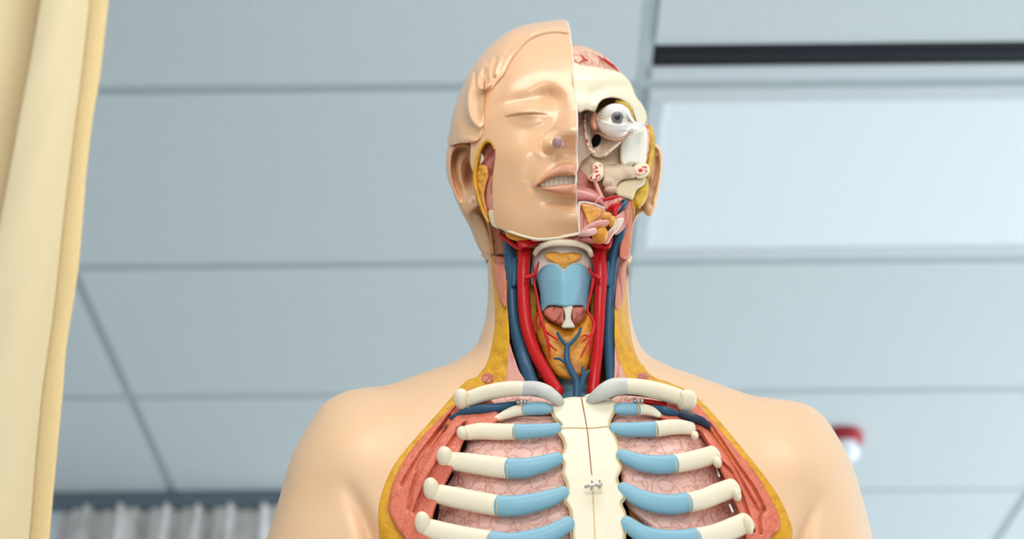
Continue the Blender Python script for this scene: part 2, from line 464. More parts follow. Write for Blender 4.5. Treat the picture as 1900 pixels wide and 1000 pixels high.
TORSO = [(900, 470), (904, 484), (905.5, 520), (905.6, 548), (903, 580), (899, 599), (893, 617), (880, 644), (840, 672), (780, 693), (725, 713), (700, 717), (672, 720), (648, 724), (622, 735), (600, 750), (584, 772),
         (560, 810), (540, 850), (525, 900), (508, 960), (495, 1000), (470, 1100), (470, 1230), (520, 1330), (1060, 1345), (1600, 1330), (1650, 1230), (1645, 1100), (1620, 1000), (1602, 930), (1582, 865), (1560, 820), (1530, 775), (1500, 752), (1460, 742),
         (1400, 735), (1330, 711), (1280, 693), (1235, 676), (1205, 660), (1187, 640), (1176, 612), (1169, 580), (1166.5, 548), (1165, 500), (1164, 470), (1040, 462)]
TOR = spline(TORSO, 5)
FATO = [(908, 462), (912, 500), (917, 548), (918, 599), (913, 638), (902, 676), (880, 703), (862, 712), (835, 740), (800, 780), (760, 825), (730, 865), (710, 910), (703, 950), (704, 1000), (712, 1100), (760, 1180),
        (1080, 1200), (1400, 1180), (1462, 1100), (1470, 1000), (1468, 975), (1450, 930), (1420, 885), (1380, 835), (1330, 775), (1290, 735), (1265, 720), (1220, 704), (1194, 682), (1178, 650), (1170, 612), (1165, 548), (1165, 500), (1164, 462)]
WIN = spline(FATO, 4)


_cv = np.arange(300, 1500, 2.0)
_cy = np.interp(_cv, [400, 470, 600, 680, 735, 790, 870, 1000, 1300], [1.063, 1.066, 1.070, 1.074, 1.072, 1.060, 1.045, 1.033, 1.040])
_w = np.exp(-(np.arange(-40, 41) / 14.0) ** 2); _w /= _w.sum()
_cy = np.convolve(np.pad(_cy, 40, mode='edge'), _w, mode='valid')


def chest_line(V): return np.interp(V, _cv, _cy)


def flank(U): return (1.45 * np.tanh(np.abs(U - 1072) / 420 / 1.45)) ** 2


def frontF(U, V):
    L = chest_line(V)
    return L + 0.050 * flank(U) * sm((V - 600) / 120) + .10 * np.clip((np.abs(U - 1040) - 70) / 65, 0, 1) ** 2 * (1 - sm((V - 560) / 150)) * .5


# how far inside the body outline a point is, as a smooth field (screened diffusion from the outline)
_lu = np.arange(440, 1681, 3.0); _lv = np.arange(440, 1361, 3.0)
_LU, _LV = np.meshgrid(_lu, _lv); _in = inside(_LU, _LV, TOR); _in[0] = _in[-1] = False; _in[:, 0] = _in[:, -1] = False
_k = (3.0 / 58.0) ** 2; _hh = np.where(_in, 1 - np.exp(-seg_dist(_LU, _LV, TOR)[0] / 58.0), 0.0)
for _i in range(700):
    _n = np.zeros_like(_hh)
    _n[1:-1, 1:-1] = (_hh[2:, 1:-1] + _hh[:-2, 1:-1] + _hh[1:-1, 2:] + _hh[1:-1, :-2] + _k) / (4 + _k)
    _hh = np.where(_in, _n, 0.0)


def roundness(U, V, d):
    x = np.clip((U - _lu[0]) / 3.0, 0, len(_lu) - 1.001); y = np.clip((V - _lv[0]) / 3.0, 0, len(_lv) - 1.001)
    i = y.astype(int); j = x.astype(int); fy = y - i; fx = x - j
    h = (_hh[i, j] * (1 - fx) + _hh[i, j + 1] * fx) * (1 - fy) + (_hh[i + 1, j] * (1 - fx) + _hh[i + 1, j + 1] * fx) * fy
    w = sm((d - 2) / 16)
    return h * w + (1 - np.exp(-d / 58.0)) * (1 - w)


def skinY(U, V):
    d, _ = seg_dist(U, V, TOR)
    h = roundness(U, V, d)
    F = chest_line(V) \
        + 0.050 * flank(U) * sm((V - 600) / 120)
    y = F + .085 * (1 - gdome(h))
    y += ridge(U, V, [(640, 885), (666, 940), (688, 1000), (700, 1080)], 17, .015, False) * sm((V - 870) / 140)
    y += ridge(U, V, [(1520, 915), (1503, 955), (1488, 1010), (1480, 1080)], 17, .010, False) * sm((V - 880) / 140)
    y -= G(U, V, 640, 830, 70, 70) * .010 + G(U, V, 1500, 840, 60, 70) * .010
    y += G(U, V, 745, 735, 60, 22, -20) * .004
    return y


def torso_front(U, V):
    y = skinY(U, V)
    d, _ = seg_dist(U, V, WIN); k = inside(U, V, WIN)
    return y + np.where(k, .060 * sm((d - 12) / 22), 0)


def torso_back(U, V, d):
    return skinY(U, V) + .02 + .17 * gdome(d / 220)


# ------------------------------------------------------------------ the anatomical model
base = P(np.array(1065.), np.array(1330.), np.array(1.12))
ROOT_LOC = np.array((base[0], 1.12, base[2] - 0.06))
ROOT = bpy.data.objects.new('anatomical_torso_model', None); COL.objects.link(ROOT); ROOT.location = tuple(ROOT_LOC)
ROOT['label'] = 'life-size plastic anatomy torso with half face mask, exposed neck vessels and open ribcage'
ROOT['category'] = 'anatomical model'

pad('body_skin', TORSO, torso_front, SKINB, ROOT, res=6, rowres=2.5, edge=1, edge_d=0, back=torso_back, smooth_n=5)
sx, sy, sz = ROOT_LOC
joined('base_plate', [box_data(sx - .19, sy - .10, sz, sx + .19, sy + .13, sz + .03)], WHITE, ROOT, smooth=False)

# ---- back of the head, seen below and behind the ears
pad('nape_skin', [(837, 250), (835, 300), (841, 345), (852, 385), (871, 420), (884, 452), (896, 473), (904, 490), (925, 492), (1040, 480), (1150, 490), (1166, 488), (1168, 440), (1176, 405), (1190, 370), (1200, 250), (1120, 140), (1000, 120), (900, 160)],
    lambda U, V: 1.165 - .02 * gdome(np.minimum(U - 840, 1200 - U) / 90), SKIN, ROOT, res=6, edge=20, back=lambda U, V, d: 1.17 + .06 * gdome(d / 110))
# neck skin strip under the left ear
pad('neck_skin_edge', [(872, 380), (880, 392), (893, 400), (902, 420), (911, 450), (914, 474), (906, 482), (898, 470), (886, 448), (878, 420)],
    lambda U, V: 1.128 + .0006 * (912 - U), SKIN, ROOT, res=2.5, edge=7, thick=.02)
pad('neck_skin_edge', [(1164, 480), (1165, 440), (1170, 410), (1180, 380), (1196, 372), (1192, 392), (1182, 402), (1175, 420), (1171, 450), (1168, 482)],
    lambda U, V: 1.120 + 0 * U, SKIN, ROOT, res=2.5, edge=4, thick=.02)

# ---- hair and face
FACE = [(1056, 57), (1058, 75), (1061, 90), (1064, 125), (1067, 166), (1069, 200), (1070, 240), (1069, 280), (1071, 310), (1067, 345), (1069, 380), (1071, 434),
        (1050, 437), (1033, 441), (1015, 443), (1002, 443), (977, 439), (946, 429), (923, 421), (917, 404), (914, 370), (914, 334), (917, 306), (919, 288), (918, 274), (911, 263), (900, 254), (886, 244), (881, 228), (879, 210), (884, 200), (900, 172), (918, 150), (932, 130), (943, 108), (958, 88), (978, 68), (1000, 57), (1030, 52)]
hair_poly = [(1049, 38), (1030, 37.5), (1000, 41), (975, 46), (950, 55), (930, 67), (912, 82), (895, 100), (880, 120), (867, 141), (857, 163), (848, 185), (841, 208), (836, 230), (833, 250), (829, 262), (838, 269), (852, 266),
             (868, 265), (884, 262), (893, 254), (899, 240), (896, 222), (890, 204), (905, 177), (921, 154), (936, 136), (947, 114), (962, 94), (980, 75), (1002, 64), (1030, 59), (1056, 60)]
# the face is wider than a simple row, so it is laid out in columns
face = pad('face_mask', FACE, faceY, SKIN, ROOT, res=1.4, edge=1.2, edge_d=.0005, thick=.026, axis='v', rowres=1.3)
pad('temple_skin', [(888, 215), (905, 225), (919, 250), (920, 276), (916, 268), (908, 259), (899, 262), (890, 275), (885, 295), (879, 318), (873, 305), (873, 275), (876, 250), (884, 235)], lambda U, V: faceY(U, V) + .0001, SKIN, ROOT, res=1.6, edge=1.0, edge_d=.0003, thick=.006, axis='u')
pad('sculpted_hair', hair_poly, hairY, SKIN, ROOT, res=1.5, edge=1.5, edge_d=.0008, thick=.004, axis='u', back=lambda U, V, d: headY(U, V) + .001 + .13 * gdome(d / 60))
# rims along the cut
rim = []
for (u, v) in [(1052, 41), (1055, 50), (1057, 60), (1060, 85), (1063, 110), (1065, 140), (1068, 170), (1070, 200), (1071, 220), (1071, 236), (1071, 250), (1070, 265), (1070, 285), (1071, 300), (1071, 312), (1069, 322), (1068, 345), (1069, 360), (1070, 378), (1071, 400), (1072, 420), (1072, 435)]:
    a = np.array(min(u, 1068) - 0.0); b = np.array(v + 0.0)
    rim.append((u, v, float(faceY(a, b) if v > 58 else hairY(a, b)) + .0016))
tube('cut_rim', rim, 1.7, RIMW, face, seg=8, n=4)
tube('chin_rim', [(1072, 434, 1.046), (1050, 438, 1.046), (1033, 442, 1.047), (1002, 444, 1.052), (977, 440, 1.057), (946, 430, 1.067), (924, 420, 1.079)], 2.6, BONE, face, seg=8)
pad('upper_lip', UPL, lambda U, V: faceY(U, V) - .0006, LIP, face, res=1.6, edge=2, edge_d=.0008, thick=.002, axis='u')
pad('lower_lip', LOL, lambda U, V: faceY(U, V) - .0006, LIP, face, res=1.6, edge=2, edge_d=.0008, thick=.002, axis='u')
pad('teeth', [(1000, 343), (1016, 332), (1034, 325), (1068, 324), (1068, 342), (1040, 344), (1016, 347)],
    lambda U, V: headY(U, V) - .0035 + .0008 * np.abs(np.sin((U - 1068) / 9.0 * PI / 1)) ** 6, TEETH, face, res=1.0, edge=1, thick=.003, axis='u')
ball('nostril_plug', 1035.5, 264, 1.0262, 11, 11, 9, PEG, face)

# ---- left ear
EAR = [(848, 260), (835, 266), (828.5, 282), (827.5, 310), (831, 332), (838, 350), (847, 374), (858, 392), (868, 397), (880, 390), (890, 380), (886, 360), (880, 340), (880, 310), (878, 288), (872, 272), (860, 265)]


def earY(U, V):
    y = 1.112 + .00035 * (880 - U) * 1.0
    b = ridge(U, V, [(880, 274), (866, 268), (850, 270), (838, 282), (834, 305), (837, 335), (846, 362), (856, 380)], 4.2, .0085)
    b -= ridge(U, V, [(868, 277), (852, 280), (844, 294), (842, 318), (848, 345), (857, 366)], 3.4, .0095)
    b += ridge(U, V, [(872, 284), (858, 294), (853, 315), (857, 338), (866, 352)], 4.2, .0050)
    b -= G(U, V, 870, 322, 6.5, 24, 4) * .018
    b += G(U, V, 881, 322, 5, 16) * .008
    b += G(U, V, 868, 376, 13, 14) * .006
    return y - b


pad('ear', EAR, earY, SKIN, ROOT, res=1.5, edge=6, edge_d=.006, thick=.012)
# ---- window in front of the ear
tube('fat_rim', [(u, v, float(headY(np.array(u + 0.), np.array(v + 0.))) + .001) for u, v in [(918, 277), (914, 267), (907, 262), (899, 265), (892, 275), (887, 290), (883, 308), (881, 330), (884, 352), (890, 374), (898, 396), (906, 412)]], [2, 2.5, 3, 3, 3.2, 3.5, 3.5, 3.5, 3.5, 3.2, 3, 2.5], YEL, ROOT, seg=10)
pad('temporal_muscle', [(896, 280), (906, 264), (920, 268), (922, 290), (921, 340), (905, 335), (892, 320)], lambda U, V: headY(U, V) + .012, MUSF, ROOT, res=2.5, edge=3, thick=.01)
pad('masseter_muscle', [(903, 340), (920, 325), (920, 400), (908, 400), (900, 375)], lambda U, V: headY(U, V) + .011, MUSP, ROOT, res=2.5, edge=3, thick=.01, bulge=.002)
pad('masseter_tendon', [(906, 393), (919, 392), (922, 418), (930, 424), (920, 423), (911, 415)], lambda U, V: headY(U, V) + .005, BONE, ROOT, res=2, edge=3, thick=.01)
pad('parotid_gland', [(884, 310), (892, 305), (904, 310), (907, 325), (903, 340), (900, 355), (900, 372), (906, 400), (900, 396), (890, 370), (882, 345), (880, 325)],
    lambda U, V: headY(U, V) + .004, ORGB, ROOT, res=1.8, edge=5, edge_d=.004, thick=.01, rough=.0012, rs=4)
tube('parotid_duct', [(900, 330, 1.098), (910, 329, 1.088), (920, 327, 1.083)], 4, ORGB, ROOT)
pad('bone_chip', [(891, 280), (897, 290), (897, 298), (890, 306), (889, 292)], lambda U, V: headY(U, V) + .006, BONE, ROOT, res=2, edge=3)

# ---- right half: brain, skull, orbit, eye
pad('brain', [(1050, 82), (1062, 83), (1080, 85), (1102, 93), (1122, 104), (1140, 121), (1152, 138), (1130, 170), (1060, 160), (1045, 120)], lambda U, V: 1.068 + .00025 * (U - 1060) + 0 * V, BRAIN, ROOT,
    res=2.5, edge=38, edge_d=.032, back=lambda U, V, d: 1.11 + .10 * gdome(d / 30), rough=.0009, rs=7)
br = []
tube('', [(1070, 96, 1.0825), (1078, 102, 1.078), (1086, 110, 1.0745), (1091, 112, 1.0735)], [.8, 1.5, 2, 1.5], ART, ROOT, seg=6, join=br)
tube('', [(1075, 116, 1.0715), (1082, 112, 1.073), (1090, 111, 1.0735)], [.8, 1.6, 1.6], ART, ROOT, seg=6, join=br)
tube('', [(1109, 103, 1.094), (1120, 111, 1.091), (1132, 120, 1.094), (1141, 127, 1.096), (1149, 135, 1.098)], [1, 1.8, 1.5, 1.5, 1], ART, ROOT, seg=6, join=br)
tube('', [(1120, 107, 1.096), (1130, 116, 1.096), (1138, 122, 1.098), (1146, 131, 1.101)], [1, 2, 2, 1.2], ART, ROOT, seg=6, join=br)
tube('', [(1112, 114, 1.084), (1118, 110, 1.088), (1124, 113, 1.0885)], [.8, 1.2, .8], ART, ROOT, seg=6, join=br)
joined('brain_arteries', br, ART, ROOT)


def skullY(U, V):
    y = 1.047 + .075 * np.clip((U - 1065) / 150, 0, 1) ** 2.0 + .018 * np.clip((150 - V) / 30, 0, 1) ** 2
    y -= ridge(U, V, [(1110, 196), (1125, 180), (1145, 174), (1165, 182), (1180, 200)], 9, .006, False)
    y -= G(U, V, 1085, 190, 22, 14) * .003
    y += ridge(U, V, [(1100, 172), (1130, 162), (1160, 160)], 10, .002, False)
    return y


SKULL = [(1062, 122), (1080, 122), (1100, 123.5), (1125, 128), (1149, 134), (1163, 145), (1172, 158), (1176, 170), (1182, 182), (1191, 193), (1198, 207), (1200, 220), (1197, 232), (1188, 236), (1180, 226),
         (1176, 212), (1168, 200), (1158, 190), (1146, 183), (1132, 181), (1118, 185), (1109, 195), (1104, 207), (1088, 204), (1069, 203)]
# the frontal bone is laid out in columns so that the orbit can arch
def multi(name, polys, Yf, m, parent, **k):
    obs = [pad(name, p, Yf, m, parent, **k) for p in polys]
    return obs
pad('skull', SKULL, skullY, BONE, ROOT, res=1.8, edge=4, edge_d=.003, thick=.02, axis='u')
pad('orbit_back', [(1100, 215), (1104, 196), (1115, 182), (1140, 178), (1165, 188), (1182, 212), (1184, 238), (1160, 250), (1120, 245)], lambda U, V: 1.105 + 0 * U, mat('orbit_brown', (.20, .10, .045), .6), ROOT, res=5, edge=3)
tube('orbital_fat', [(1143, 188, 1.072), (1158, 195, 1.074), (1168, 207, 1.078), (1173, 222, 1.083)], [3, 6, 6, 4], YELB, ROOT, flat=.8, rough=.08)
ball('eyeball', 1142, 218, 1.066, 30, 26, 24, WHITE, ROOT, seg=40)
eye = bpy.data.objects[-1] if False else [o for o in COL.objects if o.name.startswith('eyeball')][-1]
EYL = [(1103, 217), (1112, 206), (1122, 199), (1136, 197), (1150, 199), (1162, 206), (1172, 216), (1180, 226), (1190, 228), (1194, 236), (1187, 242), (1176, 239), (1168, 243), (1160, 251), (1148, 257), (1134, 257), (1120, 250), (1110, 238), (1104, 226)]
alm = spline([(1107, 218), (1118, 211), (1132, 205), (1146, 203), (1158, 208), (1166, 217), (1171, 226), (1160, 230), (1145, 231), (1128, 228), (1115, 223)], 4)


def eyY(U, V):
    r = np.hypot((U - 1142) / 50, (V - 226) / 42)
    y = 1.0530 + .020 * r ** 2
    d, _ = seg_dist(U, V, alm); k = inside(U, V, alm)
    return y + np.where(k, .0035 * gdome(d / 5), -.0008 * np.exp(-(d / 3.5) ** 2))


lid_o = pad('eyelid', EYL, eyY, WHITE, ROOT, res=1.3, edge=5, edge_d=.004, thick=.006)
ir = ball('iris', 1145.5, 218, 1.0538, 11.5, 11.5, 4, IRIS, eye)
ball('pupil', 1146.0, 217.5, 1.0520, 5.8, 5.8, 3, PUP, eye)
pad('sclera', [tuple(p) for p in [(1108, 218), (1118, 212), (1132, 206.5), (1146, 204.5), (1157, 209), (1165, 217.5), (1169, 225.5), (1159, 228.5), (1145, 229.5), (1129, 226.5), (1116, 222)]], lambda U, V: eyY(U, V) - .0004, mat('sclera_cream', (.74, .64, .50), .25, .5), eye, res=1.3, edge=2, edge_d=.0006, thick=.002)
for uu, vv, r1, r2 in ((1113.5, 218, 5, 2.2), (1166.5, 224, 3.5, 2.2)):
    ball('lacrimal_caruncle', uu, vv, 1.0575 if uu < 1140 else 1.0610, r1, r2, 3, PINKC, lid_o, rot=-8)
tube('eye_muscle', [(1102, 211, 1.066), (1100, 225, 1.064), (1104, 238, 1.063)], [4, 5.5, 5], PINKC, ROOT)
tube('orbital_rim', [(1098, 244, 1.072), (1112, 248, 1.066), (1126, 256, 1.062), (1142, 260, 1.062), (1156, 255, 1.066), (1166, 247, 1.070), (1176, 240, 1.076)], 1.4, PINKC, ROOT, seg=8)
ball('marrow_section', 1192.5, 228, 1.107, 8, 6, 3, SPON, ROOT, rot=-30)

# face bones of the right side
pad('facial_bone', [(1064, 200), (1100, 203), (1120, 230), (1150, 245), (1180, 240), (1199, 232), (1207, 260), (1208, 300), (1202, 340), (1190, 362), (1172, 371), (1158, 367), (1140, 366), (1118, 358), (1095, 342), (1064, 318)],
    lambda U, V: 1.077 + .028 * np.clip((U - 1068) / 130, 0, 1) ** 1.5 - G(U, V, 1135, 325, 40, 26) * .006, BONED, ROOT, res=3, edge=5, thick=.03, rough=.0014, rs=14)
pad('nasal_wall', [(1067, 203), (1084, 200), (1099, 206), (1098, 226), (1096, 244), (1098, 262), (1100, 280), (1092, 290), (1080, 300), (1067, 318)],
    lambda U, V: 1.069 + .00010 * (U - 1067), NASAL, ROOT, res=2.2, edge=4, thick=.01, rough=.001, rs=9)
pad('nasal_mucosa', [(1067, 206), (1076, 204), (1080, 212), (1079, 226), (1075, 236), (1068, 232)], lambda U, V: 1.0684 + 0 * U, mat('mucosa_mauve', (.42, .24, .23), .4, .1, var=('noise', 90, (.62, .45, .38), .4, .55)), ROOT, res=2, edge=2, thick=.004)
tube('cut_nasal_bone', [(1086, 212, 1.067), (1085, 232, 1.066), (1088, 256, 1.066), (1094, 276, 1.065), (1103, 284, 1.066)], [1.8, 2.2, 2.6, 3.2, 4], TRIM, ROOT, seg=8)
ball('nasal_cavity_shade', 1106, 261, 1.0725, 8.5, 13, 6, DARK, ROOT, rot=-25)  # solid black ball, its colour stands for the shade inside the hole
pad('maxilla_fold', [(1096, 240), (1102, 246), (1098, 262), (1102, 278), (1112, 285), (1120, 262), (1135, 260), (1150, 262), (1140, 275), (1124, 290), (1104, 292), (1092, 276)], lambda U, V: 1.0755 + 0 * U, BONED, ROOT, res=2, edge=5, rough=.001)
tube('cut_cheekbone_edge', [(1122, 288, 1.0675), (1134, 278, 1.067), (1147, 267, 1.069), (1156, 258, 1.071)], [3.2, 2.6, 2.2, 1.6], TRIM, ROOT, seg=8)
pad('temporal_plate', [(1153, 262), (1166, 250), (1180, 241), (1196, 234), (1202, 250), (1201, 280), (1197, 304), (1185, 306), (1170, 304), (1160, 308), (1152, 302), (1150, 282)],
    lambda U, V: 1.078 + .00028 * (U - 1150) + .0012 * np.sin(U / 5.5), TEMPW, ROOT, res=2, edge=6, edge_d=.005, thick=.012)
tube('cut_muscle_edge', [(1200, 234, 1.097), (1203, 248, 1.097), (1202, 270, 1.096), (1199, 290, 1.096), (1196, 306, 1.096)], [2.8, 3.6, 3.4, 3, 2.2], mat('cut_pink', (.76, .40, .28), .4, .2, var=('noise', 200, (.66, .15, .08), .4, .5)), ROOT, flat=.7)
tube('fat_strip', [(1205, 232, 1.101), (1210, 250, 1.101), (1210, 275, 1.101), (1206, 300, 1.100), (1203, 318, 1.100), (1200, 336, 1.098)], [2.6, 4.5, 5.2, 5, 5, 4], YELB, ROOT, flat=.7)
pad('cheekbone', [(1120, 308), (1138, 306), (1152, 304), (1166, 306), (1178, 310), (1184, 322), (1176, 332), (1160, 332), (1148, 340), (1142, 352), (1124, 350), (1116, 330)],
    lambda U, V: 1.073 + .00012 * (U - 1120), BONED, ROOT, res=2.2, edge=9, edge_d=.006, thick=.012, bulge=.002)
pad('mandible_ramus', [(1150, 338), (1165, 332), (1188, 330), (1198, 326), (1196, 342), (1182, 352), (1174, 370), (1160, 368), (1145, 364), (1142, 352)],
    lambda U, V: 1.079 + .00018 * (U - 1150), mat('ramus_bone', (.74, .58, .36), .42, .15), ROOT, res=2.2, edge=7, edge_d=.004, thick=.01)
mx = pad('maxilla_section', [(1090, 330), (1098, 322), (1098, 308), (1106, 300), (1116, 304), (1120, 314), (1119, 328), (1112, 336), (1098, 337)],
         lambda U, V: 1.0650 + 0 * U, BONE, ROOT, res=2, edge=4, edge_d=.003, thick=.014)
pad('marrow', [(1094, 329), (1101, 323), (1101, 310), (1107, 303), (1115, 307), (1117, 318), (1115, 328), (1109, 333), (1098, 333)], lambda U, V: 1.0638 + 0 * U, SPON, mx, res=2, edge=2, edge_d=.0005, thick=.003)
zx = pad('zygomatic_section', [(1174, 312), (1182, 304), (1196, 302), (1205, 310), (1204, 322), (1194, 330), (1180, 330)], lambda U, V: 1.0815 + 0 * U, BONE, ROOT, res=2, edge=4, edge_d=.003, thick=.014)
pad('marrow', [(1181, 322), (1184, 315), (1192, 309), (1200, 308), (1202, 316), (1197, 321), (1186, 325)], lambda U, V: 1.0803 + 0 * U, SPON, zx, res=2, edge=2, edge_d=.0005, thick=.003)
ball('molar_socket', 1129, 340, 1.071, 12, 11, 8, BONED, ROOT, rot=20)
ball('palate_lobe', 1134, 352, 1.072, 13, 7, 7, BONED, ROOT, rot=0)
pad('throat_muscle', [(1066, 312), (1082, 318), (1098, 338), (1112, 345), (1122, 362), (1126, 372), (1110, 372), (1066, 352)], lambda U, V: 1.074 + .0001 * (U - 1066), MUSF, ROOT, res=2.5, edge=4, rough=.001, rs=5)
tube('pterygoid_strand', [(1104, 338, 1.068), (1110, 352, 1.066), (1117, 368, 1.066)], 4, MUSP, ROOT)
pad('parotid_gland', [(1200, 326), (1204, 336), (1204, 352), (1200, 370), (1192, 382), (1184, 387), (1175, 380), (1170, 368), (1174, 352), (1184, 342), (1193, 334)],
    lambda U, V: 1.092 + 0 * U, YELB, ROOT, res=2, edge=10, edge_d=.010, thick=.014, rough=.0012, rs=5)
# right ear
REAR = [(1204, 268), (1212, 267), (1220, 269), (1227, 277), (1230, 292), (1229, 315), (1225, 345), (1220, 372), (1214, 393), (1207, 401), (1199, 399), (1190, 388), (1186, 378), (1196, 362), (1202, 340), (1202, 300)]


def rearY(U, V):
    y = 1.118 - .0002 * (U - 1200)
    b = ridge(U, V, [(1213, 270), (1224, 280), (1226, 310), (1221, 345), (1213, 375)], 3.5, .0050, False)
    b -= ridge(U, V, [(1219, 290), (1220, 315), (1214, 345)], 3.2, .0080)
    b -= G(U, V, 1211, 350, 5, 10) * .006
    b += G(U, V, 1208, 318, 5, 22) * .004 + G(U, V, 1202, 385, 9, 9) * .004
    return y - b


pad('ear', REAR, rearY, SKINB, ROOT, res=1.5, edge=5, edge_d=.005, thick=.014)

# tongue and cut jaw
pad('tongue', [(1060, 343), (1075, 345), (1092, 348), (1106, 354), (1117, 364), (1122, 376), (1124, 388), (1108, 380), (1088, 376), (1060, 374)],
    lambda U, V: 1.056 + .00008 * (U - 1060), TONG, ROOT, res=1.8, edge=13, edge_d=.012, thick=.02)
tube('tongue_fold', [(1104, 377, 1.051), (1111, 368, 1.050), (1118, 362, 1.053)], 1.2, mat('tongue_light', (.66, .36, .36), .35, .3), ROOT, seg=8)
jaw = pad('jaw_section', [(1072, 378), (1076, 374), (1090, 374), (1106, 378), (1120, 385), (1124, 392), (1136, 402), (1134, 412), (1122, 424), (1105, 434), (1080, 438), (1073, 436)],
          lambda U, V: 1.058 + .00012 * (U - 1072), MUSP, ROOT, res=2.2, edge=3, thick=.02)
pad('fatty_floor', [(1077, 380), (1088, 379), (1104, 384), (1120, 391), (1113, 402), (1104, 410), (1096, 416), (1090, 415), (1086, 402)], lambda U, V: 1.0545 + .00012 * (U - 1072), ORGB, jaw, res=1.8, edge=5, edge_d=.003, rough=.0006, rs=3)
tube('bone_edge', [(1122, 387, 1.056), (1106, 380, 1.054), (1090, 376, 1.053), (1077, 376, 1.052), (1074, 386, 1.052), (1074, 410, 1.053), (1075, 434, 1.053)], 2.1, RIMW, jaw, seg=8)
tube('geniohyoid_muscle', [(1082, 432, 1.050), (1094, 421, 1.048), (1110, 414, 1.048), (1128, 412, 1.051)], [6, 5.5, 5, 4.5], mat('muscle_cut_pink', (.74, .34, .28), .4, .2, bump=[('noise', 120, .5)]), jaw, rough=.06)
tube('digastric_muscle', [(1080, 434, 1.050), (1092, 432, 1.047), (1104, 428, 1.048)], [5, 7, 6], mat('muscle_light_pink', (.78, .46, .42), .35, .3, bump=[('noise', 90, .5)]), jaw)
ball('salivary_gland', 1125, 402, 1.052, 11, 8, 8, ORGB, ROOT, rot=18)
ball('salivary_gland', 1136, 411, 1.054, 7, 11, 7, ORGB, ROOT, rot=-15)
ball('submandibular_gland', 1113, 436, 1.056, 15, 17, 12, ORG, ROOT, rot=-20)
pad('pale_tendon', [(1142, 407), (1157, 405), (1150, 424), (1136, 438), (1128, 452), (1118, 450), (1126, 432), (1136, 420)], lambda U, V: 1.060 + .0002 * (U - 1120), mat('tendon_cream', (.80, .62, .50), .4, .2, bump=[('noise', 60, .8, (1, 1, .15), (0, .7, 0))], var=('noise', 110, (.66, .28, .20), .36, .44, (1, 1, .12), (0, .7, 0))), ROOT, res=2, edge=4, rough=.0006, rs=5)
pad('stylohyoid_muscle', [(1140, 404), (1150, 396), (1160, 384), (1166, 392), (1165, 408), (1158, 424), (1142, 436), (1138, 426)], lambda U, V: 1.068 + .0002 * (U - 1130), MUSP, ROOT, res=2, edge=4)
pad('pharynx_muscle', [(1120, 372), (1136, 368), (1150, 366), (1156, 370), (1146, 378), (1134, 386), (1126, 392)], lambda U, V: 1.070 + 0 * U, MUSP, ROOT, res=2, edge=4)
tube('facial_artery', [(1128, 390, 1.064), (1138, 383, 1.060), (1148, 381, 1.060), (1142, 390, 1.060), (1141, 400, 1.060)], [3, 6, 5, 5, 3], ART, ROOT)
tube('facial_artery', [(1122, 372, 1.071), (1136, 367, 1.070), (1154, 366, 1.073)], [4, 3.5, 2], ART, ROOT)
tube('jugular_branch', [(1148, 392, 1.074), (1156, 383, 1.072), (1161, 376, 1.074), (1154, 370, 1.076)], [3, 5, 5, 3], VEIN, ROOT)
pad('strap_muscle_upper', [(1163, 376), (1174, 372), (1174, 400), (1171, 440), (1167, 476), (1150, 477), (1153, 440), (1160, 414)], lambda U, V: 1.080 + .0003 * (U - 1150), MUS, ROOT, res=2.5, edge=5, rough=.0007, rs=5)
tube('fat_strap', [(1160, 368, 1.086), (1172, 372, 1.092), (1175, 388, 1.098), (1174, 404, 1.10)], [2, 4, 4, 2], YELB, ROOT)

# ---- neck
pad('neck_recess', [(928, 425), (1150, 425), (1158, 560), (1162, 660), (1150, 742), (960, 742), (925, 660), (925, 560)], lambda U, V: 1.120 + 0 * U, mat('recess_ochre', (.30, .15, .03), .6, bump=[('noise', 90, .5)]), ROOT, res=8, edge=5)
pad('fascia_panel', [(978, 520), (996, 515), (996, 640), (1010, 690), (1000, 700), (985, 650), (976, 600)], lambda U, V: 1.098 + 0 * U, YEL, ROOT, res=3, edge=4)
pad('fascia_panel', [(1094, 520), (1108, 515), (1108, 640), (1100, 700), (1092, 700), (1096, 620)], lambda U, V: 1.098 + 0 * U, YEL, ROOT, res=3, edge=4)


def fatY(U, V): return skinY(U, V) - .0015


pad('neck_fat', [(911, 478), (917, 548), (918, 599), (913, 638), (902, 676), (880, 703), (866, 711), (905, 716), (937, 712), (945, 640), (944, 600), (941, 560), (939, 478)], fatY, YEL, ROOT, res=3, edge=3, thick=.03, rough=.0006, rs=9)
pad('neck_fat', [(1165, 478), (1165, 548), (1170, 612), (1178, 650), (1194, 682), (1220, 704), (1262, 722), (1200, 716), (1166, 706), (1143, 650), (1140, 600), (1142, 478)], fatY, YEL, ROOT, res=3, edge=3, thick=.03, rough=.0006, rs=9)
pad('strap_muscle', [(915, 474), (937, 474), (939, 500), (940, 562), (936, 570), (928, 560), (920, 530)], lambda U, V: skinY(U, V) - .006, MUS, ROOT, res=2, edge=5, thick=.01, rough=.0007, rs=4)
pad('strap_muscle', [(1146, 478), (1163, 478), (1163, 510), (1156, 556), (1148, 572), (1141, 566), (1144, 520)], lambda U, V: skinY(U, V) - .006, MUS, ROOT, res=2, edge=5, thick=.01, rough=.0007, rs=4)
pad('upper_strap_muscle', [(905, 408), (914, 412), (928, 424), (934, 450), (937, 470), (916, 470), (912, 440)], lambda U, V: 1.098 + .0006 * (935 - U), mat('spotted_muscle', (.44, .13, .06), .45, .1, var=('noise', 200, (.22, .05, .02), .38, .44, (1, 1, 2.4))), ROOT, res=2.5, edge=3)
tube('fat_edge', [(895, 388, 1.115), (905, 410, 1.110), (911, 440, 1.110), (915, 470, 1.108)], [2.2, 2.8, 2.6, 2.4], mat('edge_orange', (.60, .27, .08), .45), ROOT, seg=8)
